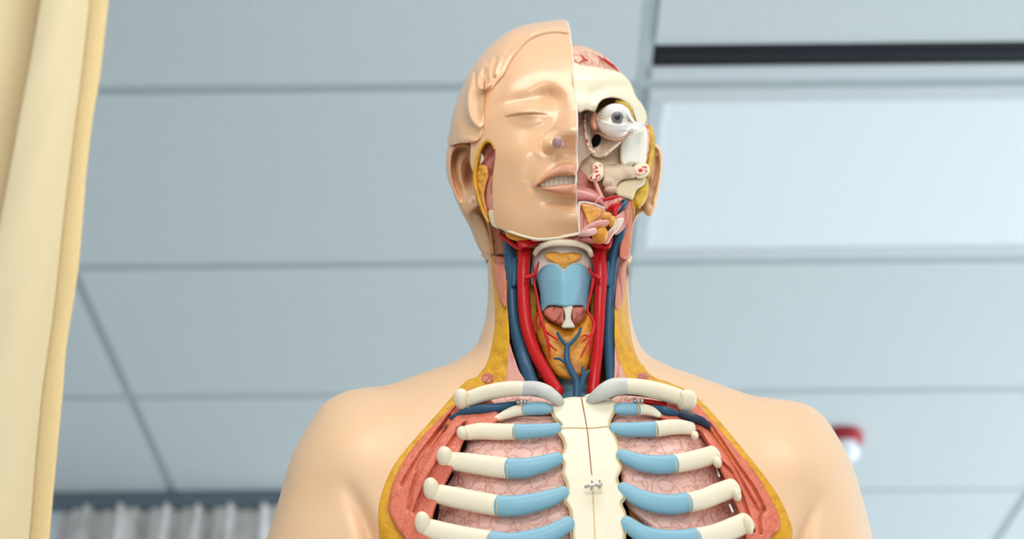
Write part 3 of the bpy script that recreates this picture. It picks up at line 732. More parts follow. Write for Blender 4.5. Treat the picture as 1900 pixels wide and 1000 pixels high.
pad('scalene_muscle', [(944, 632), (950, 650), (962, 685), (974, 712), (934, 712), (938, 680), (942, 650)], lambda U, V: skinY(U, V) - .001, MUSP, ROOT, res=2.5, edge=3)
pad('scalene_muscle', [(1141, 640), (1148, 655), (1160, 684), (1172, 708), (1142, 712), (1140, 680)], lambda U, V: skinY(U, V) - .001, MUSP, ROOT, res=2.5, edge=3)
# vessels
tube('jugular_vein', [(940, 424, 1.096), (943, 445, 1.094), (946, 478, 1.091), (949, 532, 1.090), (953, 596, 1.090), (966, 650, 1.088), (977, 685, 1.083), (988, 715, 1.080)], [9, 10, 11, 11, 11, 13, 13, 13], VEIN, ROOT, label='left dark blue vein curving to the collarbone')
tube('carotid_artery', [(980, 440, 1.086), (973, 475, 1.083), (971, 532, 1.083), (976, 599, 1.083), (991, 650, 1.082), (1012, 690, 1.079), (1036, 728, 1.076)], [13, 12, 12, 12, 12, 12, 12], ART, ROOT)
tube('carotid_artery', [(1113, 440, 1.084), (1111, 470, 1.082), (1114, 516, 1.082), (1112, 580, 1.082), (1109, 644, 1.080), (1104, 690, 1.078), (1100, 728, 1.078)], [15, 14, 12.5, 11, 10.5, 11, 12], ART, ROOT)
tube('jugular_vein', [(1153, 420, 1.082), (1146, 446, 1.084), (1138, 476, 1.088), (1133, 532, 1.088), (1130, 612, 1.088), (1132, 665, 1.085), (1134, 705, 1.082)], [8, 11, 10.5, 9, 11, 11, 10], VEIN, ROOT, label='right dark blue vein running straight down')
tube('jugular_stub', [(955, 482, 1.087), (955, 500, 1.085), (953, 530, 1.084)], [6.5, 7, 5], VEIN, ROOT)
tube('jugular_stub', [(1127, 488, 1.086), (1127, 505, 1.084), (1128, 530, 1.084)], [6, 6.5, 5], VEIN, ROOT)
tube('thyroid_feeder_artery', [(928, 435, 1.090), (942, 446, 1.086), (955, 456, 1.081), (968, 463, 1.077)], 4.5, ART, ROOT)
pad('throat_artery', [(962, 446), (990, 440), (1006, 443), (1002, 452), (990, 458), (968, 462), (962, 456)], 1.070, ART, ROOT, res=2, edge=5, edge_d=.004, thick=.012, axis='u')
pad('submandibular_gland', [(935, 426), (942, 424), (958, 432), (976, 441), (986, 446), (968, 449), (950, 445), (940, 439)], lambda U, V: 1.074 - .0001 * (U - 935), ORG, ROOT, res=2, edge=6, edge_d=.004, axis='u', rough=.0006, rs=4)
pad('fat_patch', [(956, 456), (966, 462), (962, 482), (954, 484)], 1.0925, YEL, ROOT, res=3, edge=3)
pad('fat_patch', [(1124, 462), (1134, 466), (1130, 486), (1123, 484)], 1.0925, YEL, ROOT, res=3, edge=3)
pad('deep_shadow_gap', [(942, 440), (956, 442), (962, 500), (950, 500)], 1.100, DARK, ROOT, res=4, edge=2)  # black slab painting the shadow between the neck vessels
pad('mouth_floor_muscle', [(985, 438), (1040, 436), (1082, 436), (1104, 448), (1098, 452), (1060, 446), (1020, 446), (990, 448)], 1.062, MUSF, ROOT, res=2.5, edge=3, axis='u')
pad('vessel_bundle', [(1096, 430), (1110, 440), (1128, 436), (1137, 430), (1136, 448), (1130, 462), (1106, 460), (1092, 448)], 1.068, ART, ROOT, res=2, edge=5, edge_d=.004, rough=.0010, rs=4)

# larynx
pad('epiglottis_membrane', [(985, 476), (992, 462), (1002, 450), (1016, 445), (1045, 443), (1075, 445), (1090, 452), (1098, 466), (1101, 482), (1098, 508), (1088, 516), (1005, 516), (990, 508)],
    lambda U, V: 1.0705 + .020 * np.abs((U - 1045) / 62) ** 2, FIB, ROOT, res=2.2, edge=6, edge_d=.005, thick=.02)
tube('hyoid_bone', [(992, 471, 1.078), (1002, 458, 1.070), (1022, 451, 1.065), (1046, 450, 1.063), (1072, 452, 1.065), (1090, 460, 1.070), (1098, 474, 1.078)], [5, 6.5, 7, 7, 7, 6.5, 5], BONE, ROOT, flat=.7)
pad('preepiglottic_fat', [(1010, 474), (1018, 468), (1040, 466), (1066, 468), (1079, 473), (1074, 483), (1060, 490), (1047, 502), (1034, 491), (1018, 484)], lambda U, V: 1.070 + 0 * U, ORG, ROOT, res=1.8, edge=5, edge_d=.004, rough=.0007, rs=4)
pad('cartilage_horn', [(986, 475), (993, 480), (996, 505), (990, 530), (984, 522)], 1.090, BLUE, ROOT, res=2, edge=4, edge_d=.003)
pad('cartilage_horn', [(1098, 480), (1104, 478), (1108, 500), (1104, 532), (1098, 528)], 1.090, BLUE, ROOT, res=2, edge=4, edge_d=.003)
THY = [(995, 513), (1001, 501), (1010, 493), (1022, 489.5), (1034, 491), (1041, 496), (1046.5, 504), (1052, 496), (1060, 491), (1073, 489), (1084, 493), (1093, 501), (1098, 513), (1095, 530), (1092, 550), (1090, 575),
       (1086, 577), (1080, 568), (1062, 568), (1046, 569), (1028, 567), (1016, 569), (1009, 577), (1004, 576), (1003, 558), (1001, 540)]
pad('thyroid_cartilage', THY, lambda U, V: 1.060 + .022 * (np.abs(U - 1046) / 50) ** 1.5 - G(U, V, 1022, 512, 22, 30) * .001 - G(U, V, 1071, 512, 22, 30) * .001 + .004 * np.clip((V - 520) / 50, 0, 1),
    BLUE, ROOT, res=1.6, edge=5, edge_d=.0030, thick=.006, axis='u')
pad('larynx_muscle', [(1008, 580), (1014, 572), (1024, 568), (1045, 570), (1047, 598), (1040, 602), (1026, 598), (1012, 588)], lambda U, V: 1.0665 + .0002 * np.abs(U - 1046), MUSL, ROOT, res=2, edge=6, edge_d=.005)
pad('larynx_muscle', [(1060, 571), (1072, 569), (1082, 570), (1087, 578), (1080, 592), (1070, 601), (1062, 598)], lambda U, V: 1.0665 + .0002 * np.abs(U - 1046), MUSL, ROOT, res=2, edge=6, edge_d=.005)
pad('larynx_ligament', [(1044, 568), (1062, 568), (1061, 580), (1060, 592), (1067, 607), (1055, 609), (1042, 607), (1048, 592), (1047, 580)], 1.0662, LIG, ROOT, res=1.6, edge=4, edge_d=.002)
pad('thyroid_gland', [(992, 592), (997, 580), (1006, 578), (1014, 590), (1028, 600), (1045, 606), (1065, 606), (1078, 598), (1088, 582), (1096, 582), (1104, 598), (1105, 625), (1102, 652), (1094, 684), (1082, 700), (1060, 705), (1034, 699), (1020, 682), (1008, 656), (996, 628)],
    lambda U, V: 1.0745 + .006 * ((U - 1049) / 55) ** 2, ORG, ROOT, res=2, edge=16, edge_d=.011, thick=.02, rough=.0013, rs=9)
tr = pad('trachea', [(1032, 696), (1094, 696), (1096, 740), (1030, 740)], lambda U, V: 1.088 + .012 * (np.abs(U - 1063) / 31) ** 2 + .0012 * np.sin(V / 3.2), BLUE, ROOT, res=1.8, edge=3)
vb = []
tube('', [(1078, 608, 1.0690), (1072, 622, 1.0690), (1060, 636, 1.0690), (1053, 643, 1.0690), (1052, 668, 1.0690), (1060, 688, 1.0700), (1070, 708, 1.0710), (1070, 742, 1.0720)], [2.5, 3.2, 4, 5, 6, 6.5, 7, 8], VEIN, ROOT, join=vb)
tube('', [(1034, 617, 1.0695), (1042, 630, 1.0690), (1053, 643, 1.0690)], [2.5, 3.5, 4], VEIN, ROOT, join=vb)
tube('', [(1028, 665, 1.0700), (1038, 666, 1.0695), (1048, 672, 1.0690), (1055, 680, 1.0690)], [1.8, 2.6, 3, 3], VEIN, ROOT, join=vb)
tube('', [(1081, 682, 1.0690), (1083, 694, 1.0690), (1080, 708, 1.0700), (1074, 726, 1.0715)], [3, 4.5, 5, 5], VEIN, ROOT, join=vb)
tube('', [(1093, 688, 1.0720), (1087, 694, 1.0700), (1082, 704, 1.0700)], [2.5, 3.5, 3.5], VEIN, ROOT, join=vb)
joined('thyroid_veins', vb, VEIN, ROOT)
for side in (0, 1):
    ab = []
    if side == 0:
        tube('', [(1000, 487, 1.074), (996, 497, 1.073), (993, 508, 1.074), (991, 524, 1.077), (996, 548, 1.076), (1001, 577, 1.073), (1008, 604, 1.0685), (1017, 636, 1.0675), (1020, 664, 1.0690)], [1.5, 3, 3.5, 2.6, 2.5, 3.2, 3.4, 3, 1.5], ART, ROOT, join=ab, seg=10)
        tube('', [(994, 506, 1.073), (986, 512, 1.072), (974, 516, 1.073)], [3, 4, 4], ART, ROOT, join=ab, seg=10)
        tube('', [(1010, 612, 1.068), (1022, 622, 1.066), (1036, 630, 1.066)], [2.4, 2.2, 1.3], ART, ROOT, join=ab, seg=8)
        tube('', [(1017, 636, 1.0675), (1024, 643, 1.0668), (1033, 651, 1.067)], [2.4, 2, 1.3], ART, ROOT, join=ab, seg=8)
        tube('', [(1001, 577, 1.072), (994, 590, 1.074), (993, 604, 1.075), (996, 618, 1.075)], [2.6, 2.6, 2.2, 1.2], ART, ROOT, join=ab, seg=8)
        tube('', [(1005, 588, 1.070), (1003, 600, 1.071), (1002, 612, 1.072)], [2, 1.6, .8], ART, ROOT, join=ab, seg=8)
    else:
        tube('', [(1092, 496, 1.074), (1096, 505, 1.073), (1101, 516, 1.075), (1096, 545, 1.074), (1090, 575, 1.072), (1098, 590, 1.071), (1102, 603, 1.0715), (1097, 625, 1.069), (1086, 646, 1.067), (1077, 664, 1.0675)], [1.5, 3, 3.3, 2.4, 2.2, 2.8, 3, 2.8, 2.2, 1.2], ART, ROOT, join=ab, seg=10)
        tube('', [(1098, 510, 1.073), (1106, 512, 1.072), (1114, 518, 1.072)], [3, 4, 4], ART, ROOT, join=ab, seg=10)
        tube('', [(1100, 616, 1.070), (1090, 626, 1.0675), (1079, 635, 1.066)], [2.4, 2, 1.2], ART, ROOT, join=ab, seg=8)
        tube('', [(1096, 630, 1.069), (1096, 645, 1.070), (1094, 660, 1.072)], [2.2, 2, 1.2], ART, ROOT, join=ab, seg=8)
        tube('', [(1090, 623, 1.0675), (1084, 622, 1.0665), (1079, 625, 1.066)], [1.6, 1.4, .8], ART, ROOT, join=ab, seg=8)
    joined('thyroid_arteries', ab, ART, ROOT)
tube('separation_seam', [(904, 486, 1.1345), (907, 478, 1.122), (914, 473, 1.104), (926, 472, 1.092), (938, 473, 1.086)], .9, SEAM, ROOT, seg=6)
tube('separation_seam', [(1146, 478, 1.082), (1156, 478, 1.088), (1166, 479, 1.112)], .9, SEAM, ROOT, seg=6)
tube('separation_seam', [(980, 459, 1.070), (994, 458, 1.066), (1002, 453, 1.064)], .9, SEAM, ROOT, seg=6)

# ---- chest: fat rim, muscle, lungs
FI_L = [(872, 720), (852, 742), (816, 777), (785, 808), (758, 841), (738, 875), (726, 904), (720, 935), (723, 955), (736, 980), (750, 1000), (762, 1040), (800, 1180)]
FI_R = [(1255, 720), (1290, 746), (1322, 782), (1350, 814), (1378, 848), (1400, 875), (1418, 903), (1437, 938), (1448, 962), (1445, 982), (1428, 1000), (1420, 1040), (1380, 1180)]
pad('chest_fat_rim', [(866, 706), (835, 740), (800, 780), (760, 825), (730, 865), (710, 910), (702, 950), (704, 1000), (712, 1100), (760, 1180), (790, 1180), (762, 1040), (740, 960), (738, 900), (782, 832), (830, 768), (880, 730), (885, 704)], lambda U, V: skinY(U, V) - .0010, YEL, ROOT, res=3.5, edge=4, edge_d=.0008, thick=.02)
pad('chest_fat_rim', [(1222, 704), (1268, 721), (1290, 735), (1330, 775), (1380, 835), (1420, 885), (1450, 930), (1468, 975), (1470, 1000), (1462, 1100), (1400, 1180), (1370, 1180), (1410, 1040), (1425, 980), (1410, 930), (1370, 880), (1330, 830), (1290, 770), (1240, 730)], lambda U, V: skinY(U, V) - .0010, YEL, ROOT, res=3.5, edge=4, edge_d=.0008, thick=.02)


def grooves(lines, amp=.004, s=4):
    qs = [spline(l, 5, False) for l in lines]
    def f(U, V):
        y = np.zeros_like(U)
        for q in qs:
            d, _ = seg_dist(U, V, q, False); y += amp * np.exp(-(d / s) ** 2)
        return y
    return f


GL = grooves([[(846, 765), (820, 805), (790, 850), (768, 895), (757, 945)], [(862, 785), (835, 822), (808, 865), (785, 910), (768, 950)], [(834, 772), (800, 822), (772, 870)], [(857, 742), (812, 800), (775, 850), (745, 900)]], .0055, 2.6)
GR = grooves([[(1316, 785), (1345, 828), (1372, 868), (1398, 905), (1418, 945)], [(1296, 800), (1330, 850), (1360, 880), (1380, 930), (1398, 985)], [(1310, 790), (1352, 850), (1380, 900), (1408, 948)], [(1418, 945), (1410, 965), (1412, 990)]], .0055, 2.6)
pad('pectoral_muscle', FI_L[:] + [(830, 1180), (800, 1060), (798, 1000), (806, 950), (826, 900), (846, 862), (858, 825), (875, 800), (920, 785), (925, 765), (905, 735)], lambda U, V: skinY(U, V) - .0060 + GL(U, V), PECL, ROOT, res=2.6, edge=7, edge_d=.004, thick=.02)
pad('pectoral_muscle', [(1228, 745)] + FI_R[:] + [(1350, 1180), (1385, 1060), (1384, 1000), (1366, 940), (1340, 880), (1322, 845), (1296, 805), (1250, 785), (1215, 770)], lambda U, V: skinY(U, V) - .0060 + GR(U, V), PECR, ROOT, res=2.6, edge=7, edge_d=.004, thick=.02)
pad('lung', [(925, 776), (1000, 772), (1045, 780), (1052, 840), (1060, 900), (1066, 1000), (1066, 1150), (860, 1150), (790, 1010), (798, 960), (814, 905), (834, 862), (850, 825), (890, 795)],
    lambda U, V: frontF(U, V) + .004 + .012 * sm((905 - U) / 90), LUNG, ROOT, res=3, edge=14, edge_d=.010, thick=.03, rough=.0010, rs=14)
pad('lung', [(1135, 775), (1180, 768), (1240, 775), (1300, 800), (1334, 845), (1362, 890), (1382, 940), (1399, 1000), (1380, 1150), (1220, 1150), (1212, 1000), (1196, 975), (1160, 935), (1150, 880), (1138, 830)],
    lambda U, V: frontF(U, V) + .004 + .012 * sm((U - 1270) / 90), LUNG, ROOT, res=3, edge=14, edge_d=.010, thick=.03, rough=.0010, rs=14)
pad('heart_shadow_gap', [(1110, 870), (1160, 870), (1230, 960), (1240, 1050), (1110, 1050)], 1.068, DARK, ROOT, res=8, edge=3)  # black sheet whose colour supplies the shade beside the sternum
pad('heart_vessel', [(1166, 946), (1178, 942), (1192, 952), (1200, 965), (1190, 972), (1172, 962)], 1.056, ORG, ROOT, res=3, edge=4)
for pl in ([(857, 815), (866, 828), (856, 842), (846, 858), (842, 848)], [(833, 872), (842, 880), (830, 900), (818, 912), (815, 896)], [(806, 925), (815, 940), (810, 968), (800, 975)]):
    pad('rib_gap_shade', pl, lambda U, V: frontF(U, V) + .0015, DARK, ROOT, res=2.5, edge=2)  # black slabs painting the shade of the openings by the rib ends
for pts in ([(852, 822), (846, 840)], [(830, 880), (820, 904)], [(803, 938), (800, 960)], [(1330, 868), (1335, 884)], [(1354, 936), (1360, 950)]):
    (a, b), (c, d) = pts; yy = float(frontF(np.array(a + 0.), np.array(b + 0.)))
    tube('steel_strip', [(a, b, yy - .001), ((a + c) / 2, (b + d) / 2, yy - .001), (c, d, yy - .001)], 2.6, METAL, ROOT, flat=.3, seg=8)


def fr(u, v, o): return (u, v, float(frontF(np.array(u + 0.), np.array(v + 0.))) + o)


pad('chest_fat_rim', [(905, 684), (884, 700), (862, 710), (838, 738), (850, 752), (880, 748), (915, 730), (935, 708)], lambda U, V: skinY(U, V) - .0016, YEL, ROOT, res=3, edge=4, edge_d=.0015, thick=.02)
pad('chest_fat_rim', [(1190, 676), (1205, 694), (1240, 711), (1270, 721), (1296, 740), (1282, 752), (1240, 742), (1190, 722), (1160, 700)], lambda U, V: skinY(U, V) - .0016, YEL, ROOT, res=3, edge=4, edge_d=.0015, thick=.02)
# ---- ribs
def rib(bone, cart, rb, rc, capp, first_label=None):
    bn = tube('rib', [fr(u, v, -.004) for u, v in bone], rb, BONEC, ROOT, flat=.55, seg=18)
    tube('costal_cartilage', [fr(u, v, -.0046) for u, v in cart], rc, BLUE, bn, flat=.60, seg=18)
    b = np.array(bone[-1], float); c = np.array(cart[0], float); t = np.array(cart[1], float) - b
    t /= np.linalg.norm(t); n = np.array((-t[1], t[0])); r = rb[-1] + .6
    pts = [fr(*(b + n * r * k), -.0042 - .0065 * math.sqrt(max(0, 1 - k * k))) for k in (-1, -.6, 0, .6, 1)]
    tube('seam_line', pts, .9, OCH, bn, seg=6)
    if capp:
        (u, v, r1, r2, rot) = capp
        f = fr(u, v, -.0075)
        ball('rib_end', f[0], f[1], f[2], r1 * 1.2, r2 * 1.08, 14, BONEC, bn, rot=rot)


rib([(920, 777), (938, 769), (955, 763), (971, 760)], [(973, 760), (990, 758), (1008, 758), (1020, 760)], [5, 9, 11, 12], [12.5, 13, 13, 9], None)
rib([(866, 803), (890, 800), (925, 801), (954, 801)], [(957, 801), (985, 800), (1015, 798), (1036, 795)], [15, 17, 17, 16], [16, 15, 14, 12], (858, 804, 9, 13, 10))
rib([(836, 855), (870, 859), (910, 865), (941, 869)], [(944, 869), (975, 868), (1010, 860), (1038, 850)], [18, 20, 21, 21], [21, 20, 17, 13], (826, 849, 13, 20, 10))
rib([(812, 916), (850, 924), (890, 932), (922, 938)], [(925, 938), (960, 938), (1010, 928), (1049, 913)], [19, 21, 21, 21], [21, 21, 18, 13], (801, 909, 13, 22, 10))
rib([(795, 980), (830, 990), (870, 999), (908, 1005)], [(911, 1005), (950, 1008), (1010, 995), (1058, 970)], [19, 21, 22, 22], [22, 21, 19, 15], (785, 972, 13, 22, 10))
rib([(780, 1050), (830, 1065), (908, 1075)], [(911, 1075), (980, 1070), (1062, 1035)], [19, 21, 22], [22, 21, 15], None)
rib([(1224, 771), (1212, 764), (1198, 760), (1185, 759)], [(1183, 759), (1168, 759), (1155, 759), (1143, 760)], [5, 9, 11, 12], [12.5, 13, 13, 10], None)
rib([(1284, 795), (1262, 792), (1240, 793), (1218, 796)], [(1215, 796), (1185, 797), (1158, 797), (1136, 794)], [13, 15, 16, 16], [16, 15, 14, 11], (1289, 808, 6, 8, 0))
rib([(1326, 842), (1305, 849), (1278, 856), (1254, 860)], [(1251, 860), (1220, 862), (1185, 857), (1150, 843)], [18, 19, 19, 19], [19, 19, 17, 12], (1331, 858, 7, 10, 10))
rib([(1362, 904), (1335, 914), (1305, 926), (1279, 932)], [(1276, 932), (1240, 936), (1195, 928), (1152, 905)], [19, 20, 20, 20], [20, 20, 19, 13], (1367, 918, 7, 13, 10))
rib([(1386, 968), (1360, 980), (1325, 993), (1295, 999)], [(1292, 999), (1250, 1003), (1200, 995), (1158, 968)], [20, 21, 21, 21], [21, 21, 19, 14], (1388, 975, 8, 18, 10))
rib([(1400, 1040), (1350, 1060), (1310, 1070)], [(1306, 1070), (1240, 1070), (1160, 1030)], [19, 21, 22], [22, 21, 15], None)
# sternum
ST = [(1036, 742), (1022, 750), (1024, 762), (1028, 776), (1040, 788), (1036, 802), (1044, 815), (1047, 832), (1040, 848), (1046, 862), (1044, 880), (1050, 896), (1052, 912), (1048, 930), (1056, 945), (1060, 970), (1062, 1000), (1066, 1060), (1075, 1140),
      (1140, 1140), (1155, 1060), (1160, 1000), (1158, 975), (1162, 955), (1154, 935), (1160, 922), (1152, 905), (1146, 890), (1154, 868), (1146, 850), (1150, 835), (1144, 815), (1136, 800), (1132, 788), (1138, 770), (1146, 752), (1138, 742), (1112, 738), (1095, 730), (1080, 736), (1062, 736)]
st = pad('sternum', ST, lambda U, V: frontF(U, V) - .0065, BONEC, ROOT, res=2.2, edge=8, edge_d=.006, thick=.02, rough=.0004, rs=12)


def stl(pts, r, m, nm): return tube(nm, [fr(u, v, -.0071) for u, v in pts], r, m, st, seg=6)


stl([(1079, 738), (1084, 765), (1090, 800), (1094, 840), (1098, 880)], 1.0, mat('seam_brown', (.40, .14, .08), .5), 'sternum_seam')
stl([(1100, 912), (1102, 950), (1104, 1000), (1105, 1060)], .8, OCH, 'sternum_seam')
stl([(1040, 794), (1065, 793), (1090, 794), (1115, 792), (1134, 790)], .8, OCH, 'sternum_seam')
o1 = [fr(u, v, -.0048) for u, v in [(1022, 762), (1028, 776), (1039, 789), (1036, 802), (1045, 818), (1047, 832), (1041, 848), (1046, 864), (1044, 880), (1051, 898), (1052, 914), (1048, 932), (1057, 948), (1060, 1000)]]
tube('sternum_outline', o1, 1.2, OCH, st, seg=6)
o2 = [fr(u, v, -.0048) for u, v in [(1145, 754), (1138, 770), (1132, 788), (1144, 816), (1149, 835), (1146, 850), (1153, 868), (1146, 888), (1159, 922), (1154, 936), (1161, 956), (1160, 1000)]]
tube('sternum_outline', o2, 1.2, OCH, st, seg=6)
# latch
lt = []
tube('', [fr(1086, 904, -.012), fr(1095, 901, -.014), fr(1104, 900, -.014), (fr(1114, 903, -.012))], 3, METAL, ROOT, join=lt, seg=8)
tube('', [fr(1112, 892, -.012), fr(1116, 898, -.014), fr(1112, 906, -.012)], 2.4, METAL, ROOT, join=lt, seg=8)
tube('', [fr(1098, 893, -.010), fr(1100, 900, -.013), fr(1097, 908, -.010)], 2.4, METAL, ROOT, join=lt, seg=8)
joined('sternum_latch', lt, METAL, ROOT, label='small silver latch')
# collarbones
cl = tube('clavicle', [fr(866, 742, -.010), fr(890, 733, -.012), fr(920, 725, -.014), fr(950, 721, -.015), fr(978, 721, -.015)], [15.5, 15.5, 15.5, 15, 14], BONEC, ROOT, seg=20, flat=.8)
tube('clavicle_joint', [fr(972, 721, -.0148), fr(995, 721, -.015), fr(1015, 728, -.014), fr(1034, 741, -.011), fr(1042, 748, -.006)], [15, 14.5, 14, 11, 7], GREYC, cl, seg=20, flat=.8)
f = fr(857, 741, -.012)
ball('clavicle_end', *f, 15, 21, 15, BONEC, cl, rot=12)
tube('seam_line', [fr(870, 757, -.016), fr(865, 748, -.0215), fr(866, 738, -.022), fr(869, 728, -.016)], .8, OCH, cl, seg=6)
cl2 = tube('clavicle', [fr(1262, 738, -.010), fr(1238, 730, -.012), fr(1212, 723, -.014), fr(1185, 718, -.015), fr(1160, 716, -.015)], [16.5, 17, 17, 16, 16], BONEC, ROOT, seg=20, flat=.8)
tube('clavicle_joint', [fr(1166, 716, -.0148), fr(1140, 718, -.015), fr(1120, 727, -.014), fr(1102, 738, -.010), fr(1092, 745, -.006)], [16, 18, 16, 11, 7], GREYC, cl2, seg=20, flat=.8)
f = fr(1274, 744, -.012)
ball('clavicle_end', *f, 19, 22, 15, BONEC, cl2, rot=-15)
tube('seam_line', [fr(1262, 758, -.016), fr(1266, 748, -.0215), fr(1266, 738, -.022), fr(1263, 728, -.018)], .8, OCH, cl2, seg=6)
# subclavian vessels
tube('subclavian_vein', [fr(836, 776, -.001), fr(852, 768, -.004), fr(874, 762, -.006), fr(900, 759, -.006), fr(930, 756, -.004), fr(960, 750, .0)], [3.5, 5, 8, 10, 9, 7], VEIN, ROOT)
tube('subclavian_vein', [fr(1196, 756, .0), fr(1215, 758, -.003), fr(1236, 763, -.006), fr(1256, 768, -.004), (1280, 776, 1.070), (1300, 782, 1.073), (1314, 791, 1.076)], [6, 7, 9, 6, 7, 7, 6], VEIN, ROOT)
tube('subclavian_artery', [fr(1190, 744, -.002), fr(1210, 747, -.003), fr(1235, 750, -.002)], 5, ART, ROOT)
tube('arm_vein', [(1262, 768, 1.068), (1284, 774, 1.066), (1302, 781, 1.068), (1316, 792, 1.071)], [6, 8, 8, 5], mat('vein_navy', (.02, .035, .07), .4, .1), ROOT)
pad('shoulder_muscle', [(858, 790), (872, 778), (895, 768), (918, 772), (916, 782), (890, 786), (868, 794)], lambda U, V: frontF(U, V) + .000, MUS, ROOT, res=2.5, edge=5)
pad('subclavius_muscle', [(905, 742), (940, 736), (980, 734), (1018, 742), (1022, 752), (1000, 752), (960, 756), (930, 764), (908, 760)], lambda U, V: frontF(U, V) + .003, LUNG, ROOT, res=2.5, edge=4)
pad('subclavius_muscle', [(1130, 744), (1150, 734), (1190, 736), (1232, 744), (1240, 756), (1215, 760), (1190, 752), (1150, 752)], lambda U, V: frontF(U, V) + .003, LUNG, ROOT, res=2.5, edge=4)
for (u, v) in ((967, 745), (1184, 743)):
    hk = []
    ball('', *fr(u - 5, v + 1, -.010), 5, 4, 4, METAL, ROOT, seg=12, join=hk)
    ball('', *fr(u + 7, v + 1, -.010), 4, 5, 4, METAL, ROOT, seg=12, join=hk)
    tube('', [fr(u - 8, v - 3, -.009), fr(u, v, -.013), fr(u + 9, v - 2, -.009)], 1.8, METAL, ROOT, join=hk, seg=8)
    joined('clavicle_hook', hk, METAL, ROOT)
for (u, v, r) in ((905, 702, 11), (1193, 700, 10)):
    q = [(u + r * 1.1 * math.cos(a), v + r * .9 * math.sin(a)) for a in np.linspace(0, 2 * PI, 9)[:-1]]
    pad('muscle_cross_section', q, lambda U, V: skinY(U, V) - .0028, mat('muscle_spot', (.66, .22, .14), .45, .1, bump=[('crack', 160, .6)], var=('crack', 160, (.48, .10, .06), .0, .08)), ROOT, res=2, edge=4, edge_d=.0015)

# ------------------------------------------------------------------ table under the model
TBL = ROOT_LOC
tw = mat('table_laminate', (.62, .60, .56), .5, bump=[('noise', 60, .1)])
tb = bpy.data.objects.new('side_table', None); COL.objects.link(tb); tb.location = (TBL[0], TBL[1] + .05, 0)
tb['label'] = 'plain pale table carrying the anatomy torso'; tb['category'] = 'table'


def local_box(name, b, m, parent):
    v, f = b; me = bpy.data.meshes.new(name); me.from_pydata(v, [], f); me.materials.append(m)
    o = bpy.data.objects.new(name, me); COL.objects.link(o); o.parent = parent
    bv = o.modifiers.new('b', 'BEVEL'); bv.width = .003; bv.segments = 2
    return o


zt = TBL[2]
local_box('tabletop', box_data(-.35, -.25, zt - .03, .35, .25, zt), tw, tb)
for a in (-.31, .31):
    for b in (-.21, .21):
        local_box('leg', box_data(a - .02, b - .02, 0, a + .02, b + .02, zt - .03), METAL, tb)

# ------------------------------------------------------------------ room
xm = on_plane_z(1189, 200, CEIL)[0]
yr = on_plane_z(500, 165, CEIL)[1]
DX, DY = 1.219, 0.6096
TILE = mat('mineral_fibre_tile', (.76, .82, .84), .9, bump=[('noise', 160, .35), ('noise', 18, .1)], var=('noise', 260, (.68, .74, .77), .36, .46), spec=.2)
BAR = mat('grid_bar', (.56, .63, .66), .6)
WALL = mat('wall_paint', (.62, .70, .74), .8, bump=[('noise', 200, .05)])
FLOOR = mat('floor_vinyl', (.66, .67, .66), .5, var=('noise', 40, (.60, .61, .60), .4, .6))


def structure(o): o['kind'] = 'structure'; return o


tiles = []; XR = range(-4, 5); YR = range(-9, 14)
LX0, LY0 = xm + .012, yr + .0      # cell of the light fixture
for i in XR:
    for j in YR:
        x0 = xm + i * DX; y0 = yr + j * DY
        if y0 < -3.4 or y0 + DY > 9.3: continue
        if i in (0,) and j in (0,): continue
        g = .014
        y1 = y0 + DY - g
        if i in (0, 1) and j == -1: y1 = y0 + DY - .128
        tiles.append(box_data(x0 + g, y0 + g, CEIL, x0 + DX - g, y1, CEIL + .02))
structure(joined('ceiling', tiles, TILE, None, smooth=False))
bars = []
for i in list(XR) + [5]: bars.append(box_data(xm + i * DX - .012, -3.4, CEIL + .004, xm + i * DX + .012, 9.3, CEIL + .03))
for j in list(YR) + [14]:
    y = yr + j * DY
    if -3.4 < y < 9.3: bars.append(box_data(xm - 4 * DX, y - .016, CEIL + .005, xm + 5 * DX, y + .016, CEIL + .031))
structure(joined('trim_1', bars, BAR, None, smooth=False))
X0, X1 = xm - 4 * DX, xm + 5 * DX
structure(joined('wall_back', [box_data(X0, 9.3, 0, X1, 9.4, CEIL + .05)], WALL, None, smooth=False))
structure(joined('wall_left', [box_data(X0 - .1, -3.4, 0, X0, 9.4, CEIL + .05)], WALL, None, smooth=False))
structure(joined('wall_right', [box_data(X1, -3.4, 0, X1 + .1, 9.4, CEIL + .05)], WALL, None, smooth=False))
structure(joined('floor', [box_data(X0 - .1, -3.4, -.1, X1 + .1, 9.4, 0)], FLOOR, None, smooth=False))
structure(joined('baseboard_back', [box_data(X0, 9.28, 0, X1, 9.3, .1)], WALL, None, smooth=False))

# light fixture in the ceiling, right of the head
WP = mat('fixture_white', (.74, .79, .82), .5)
LENS = mat('prismatic_lens', (.80, .85, .88), .4, emit=((.80, .91, 1.0), .12))
lf = bpy.data.objects.new('ceiling_light', None); COL.objects.link(lf); lf.location = (xm, yr, CEIL)
lf['label'] = 'recessed ceiling light panel with glowing pale lens, right of the head'; lf['category'] = 'ceiling light'
W2 = DX
jn = []
for b in (box_data(.012, .012, -.004, W2 - .012, .050, .03), box_data(.012, DY - .050, -.004, W2 - .012, DY - .012, .03), box_data(.012, .05, -.004, .045, DY - .05, .03), box_data(W2 - .045, .05, -.004, W2 - .012, DY - .05, .03)): jn.append(b)
vs = []; fs = []
for v_, f_ in jn:
    o_ = len(vs); vs += v_; fs += [tuple(a + o_ for a in q) for q in f_]
local_box('frame', (vs, fs), WP, lf)
local_box('lens', box_data(.045, .05, .002, W2 - .045, DY - .05, .02), LENS, lf)

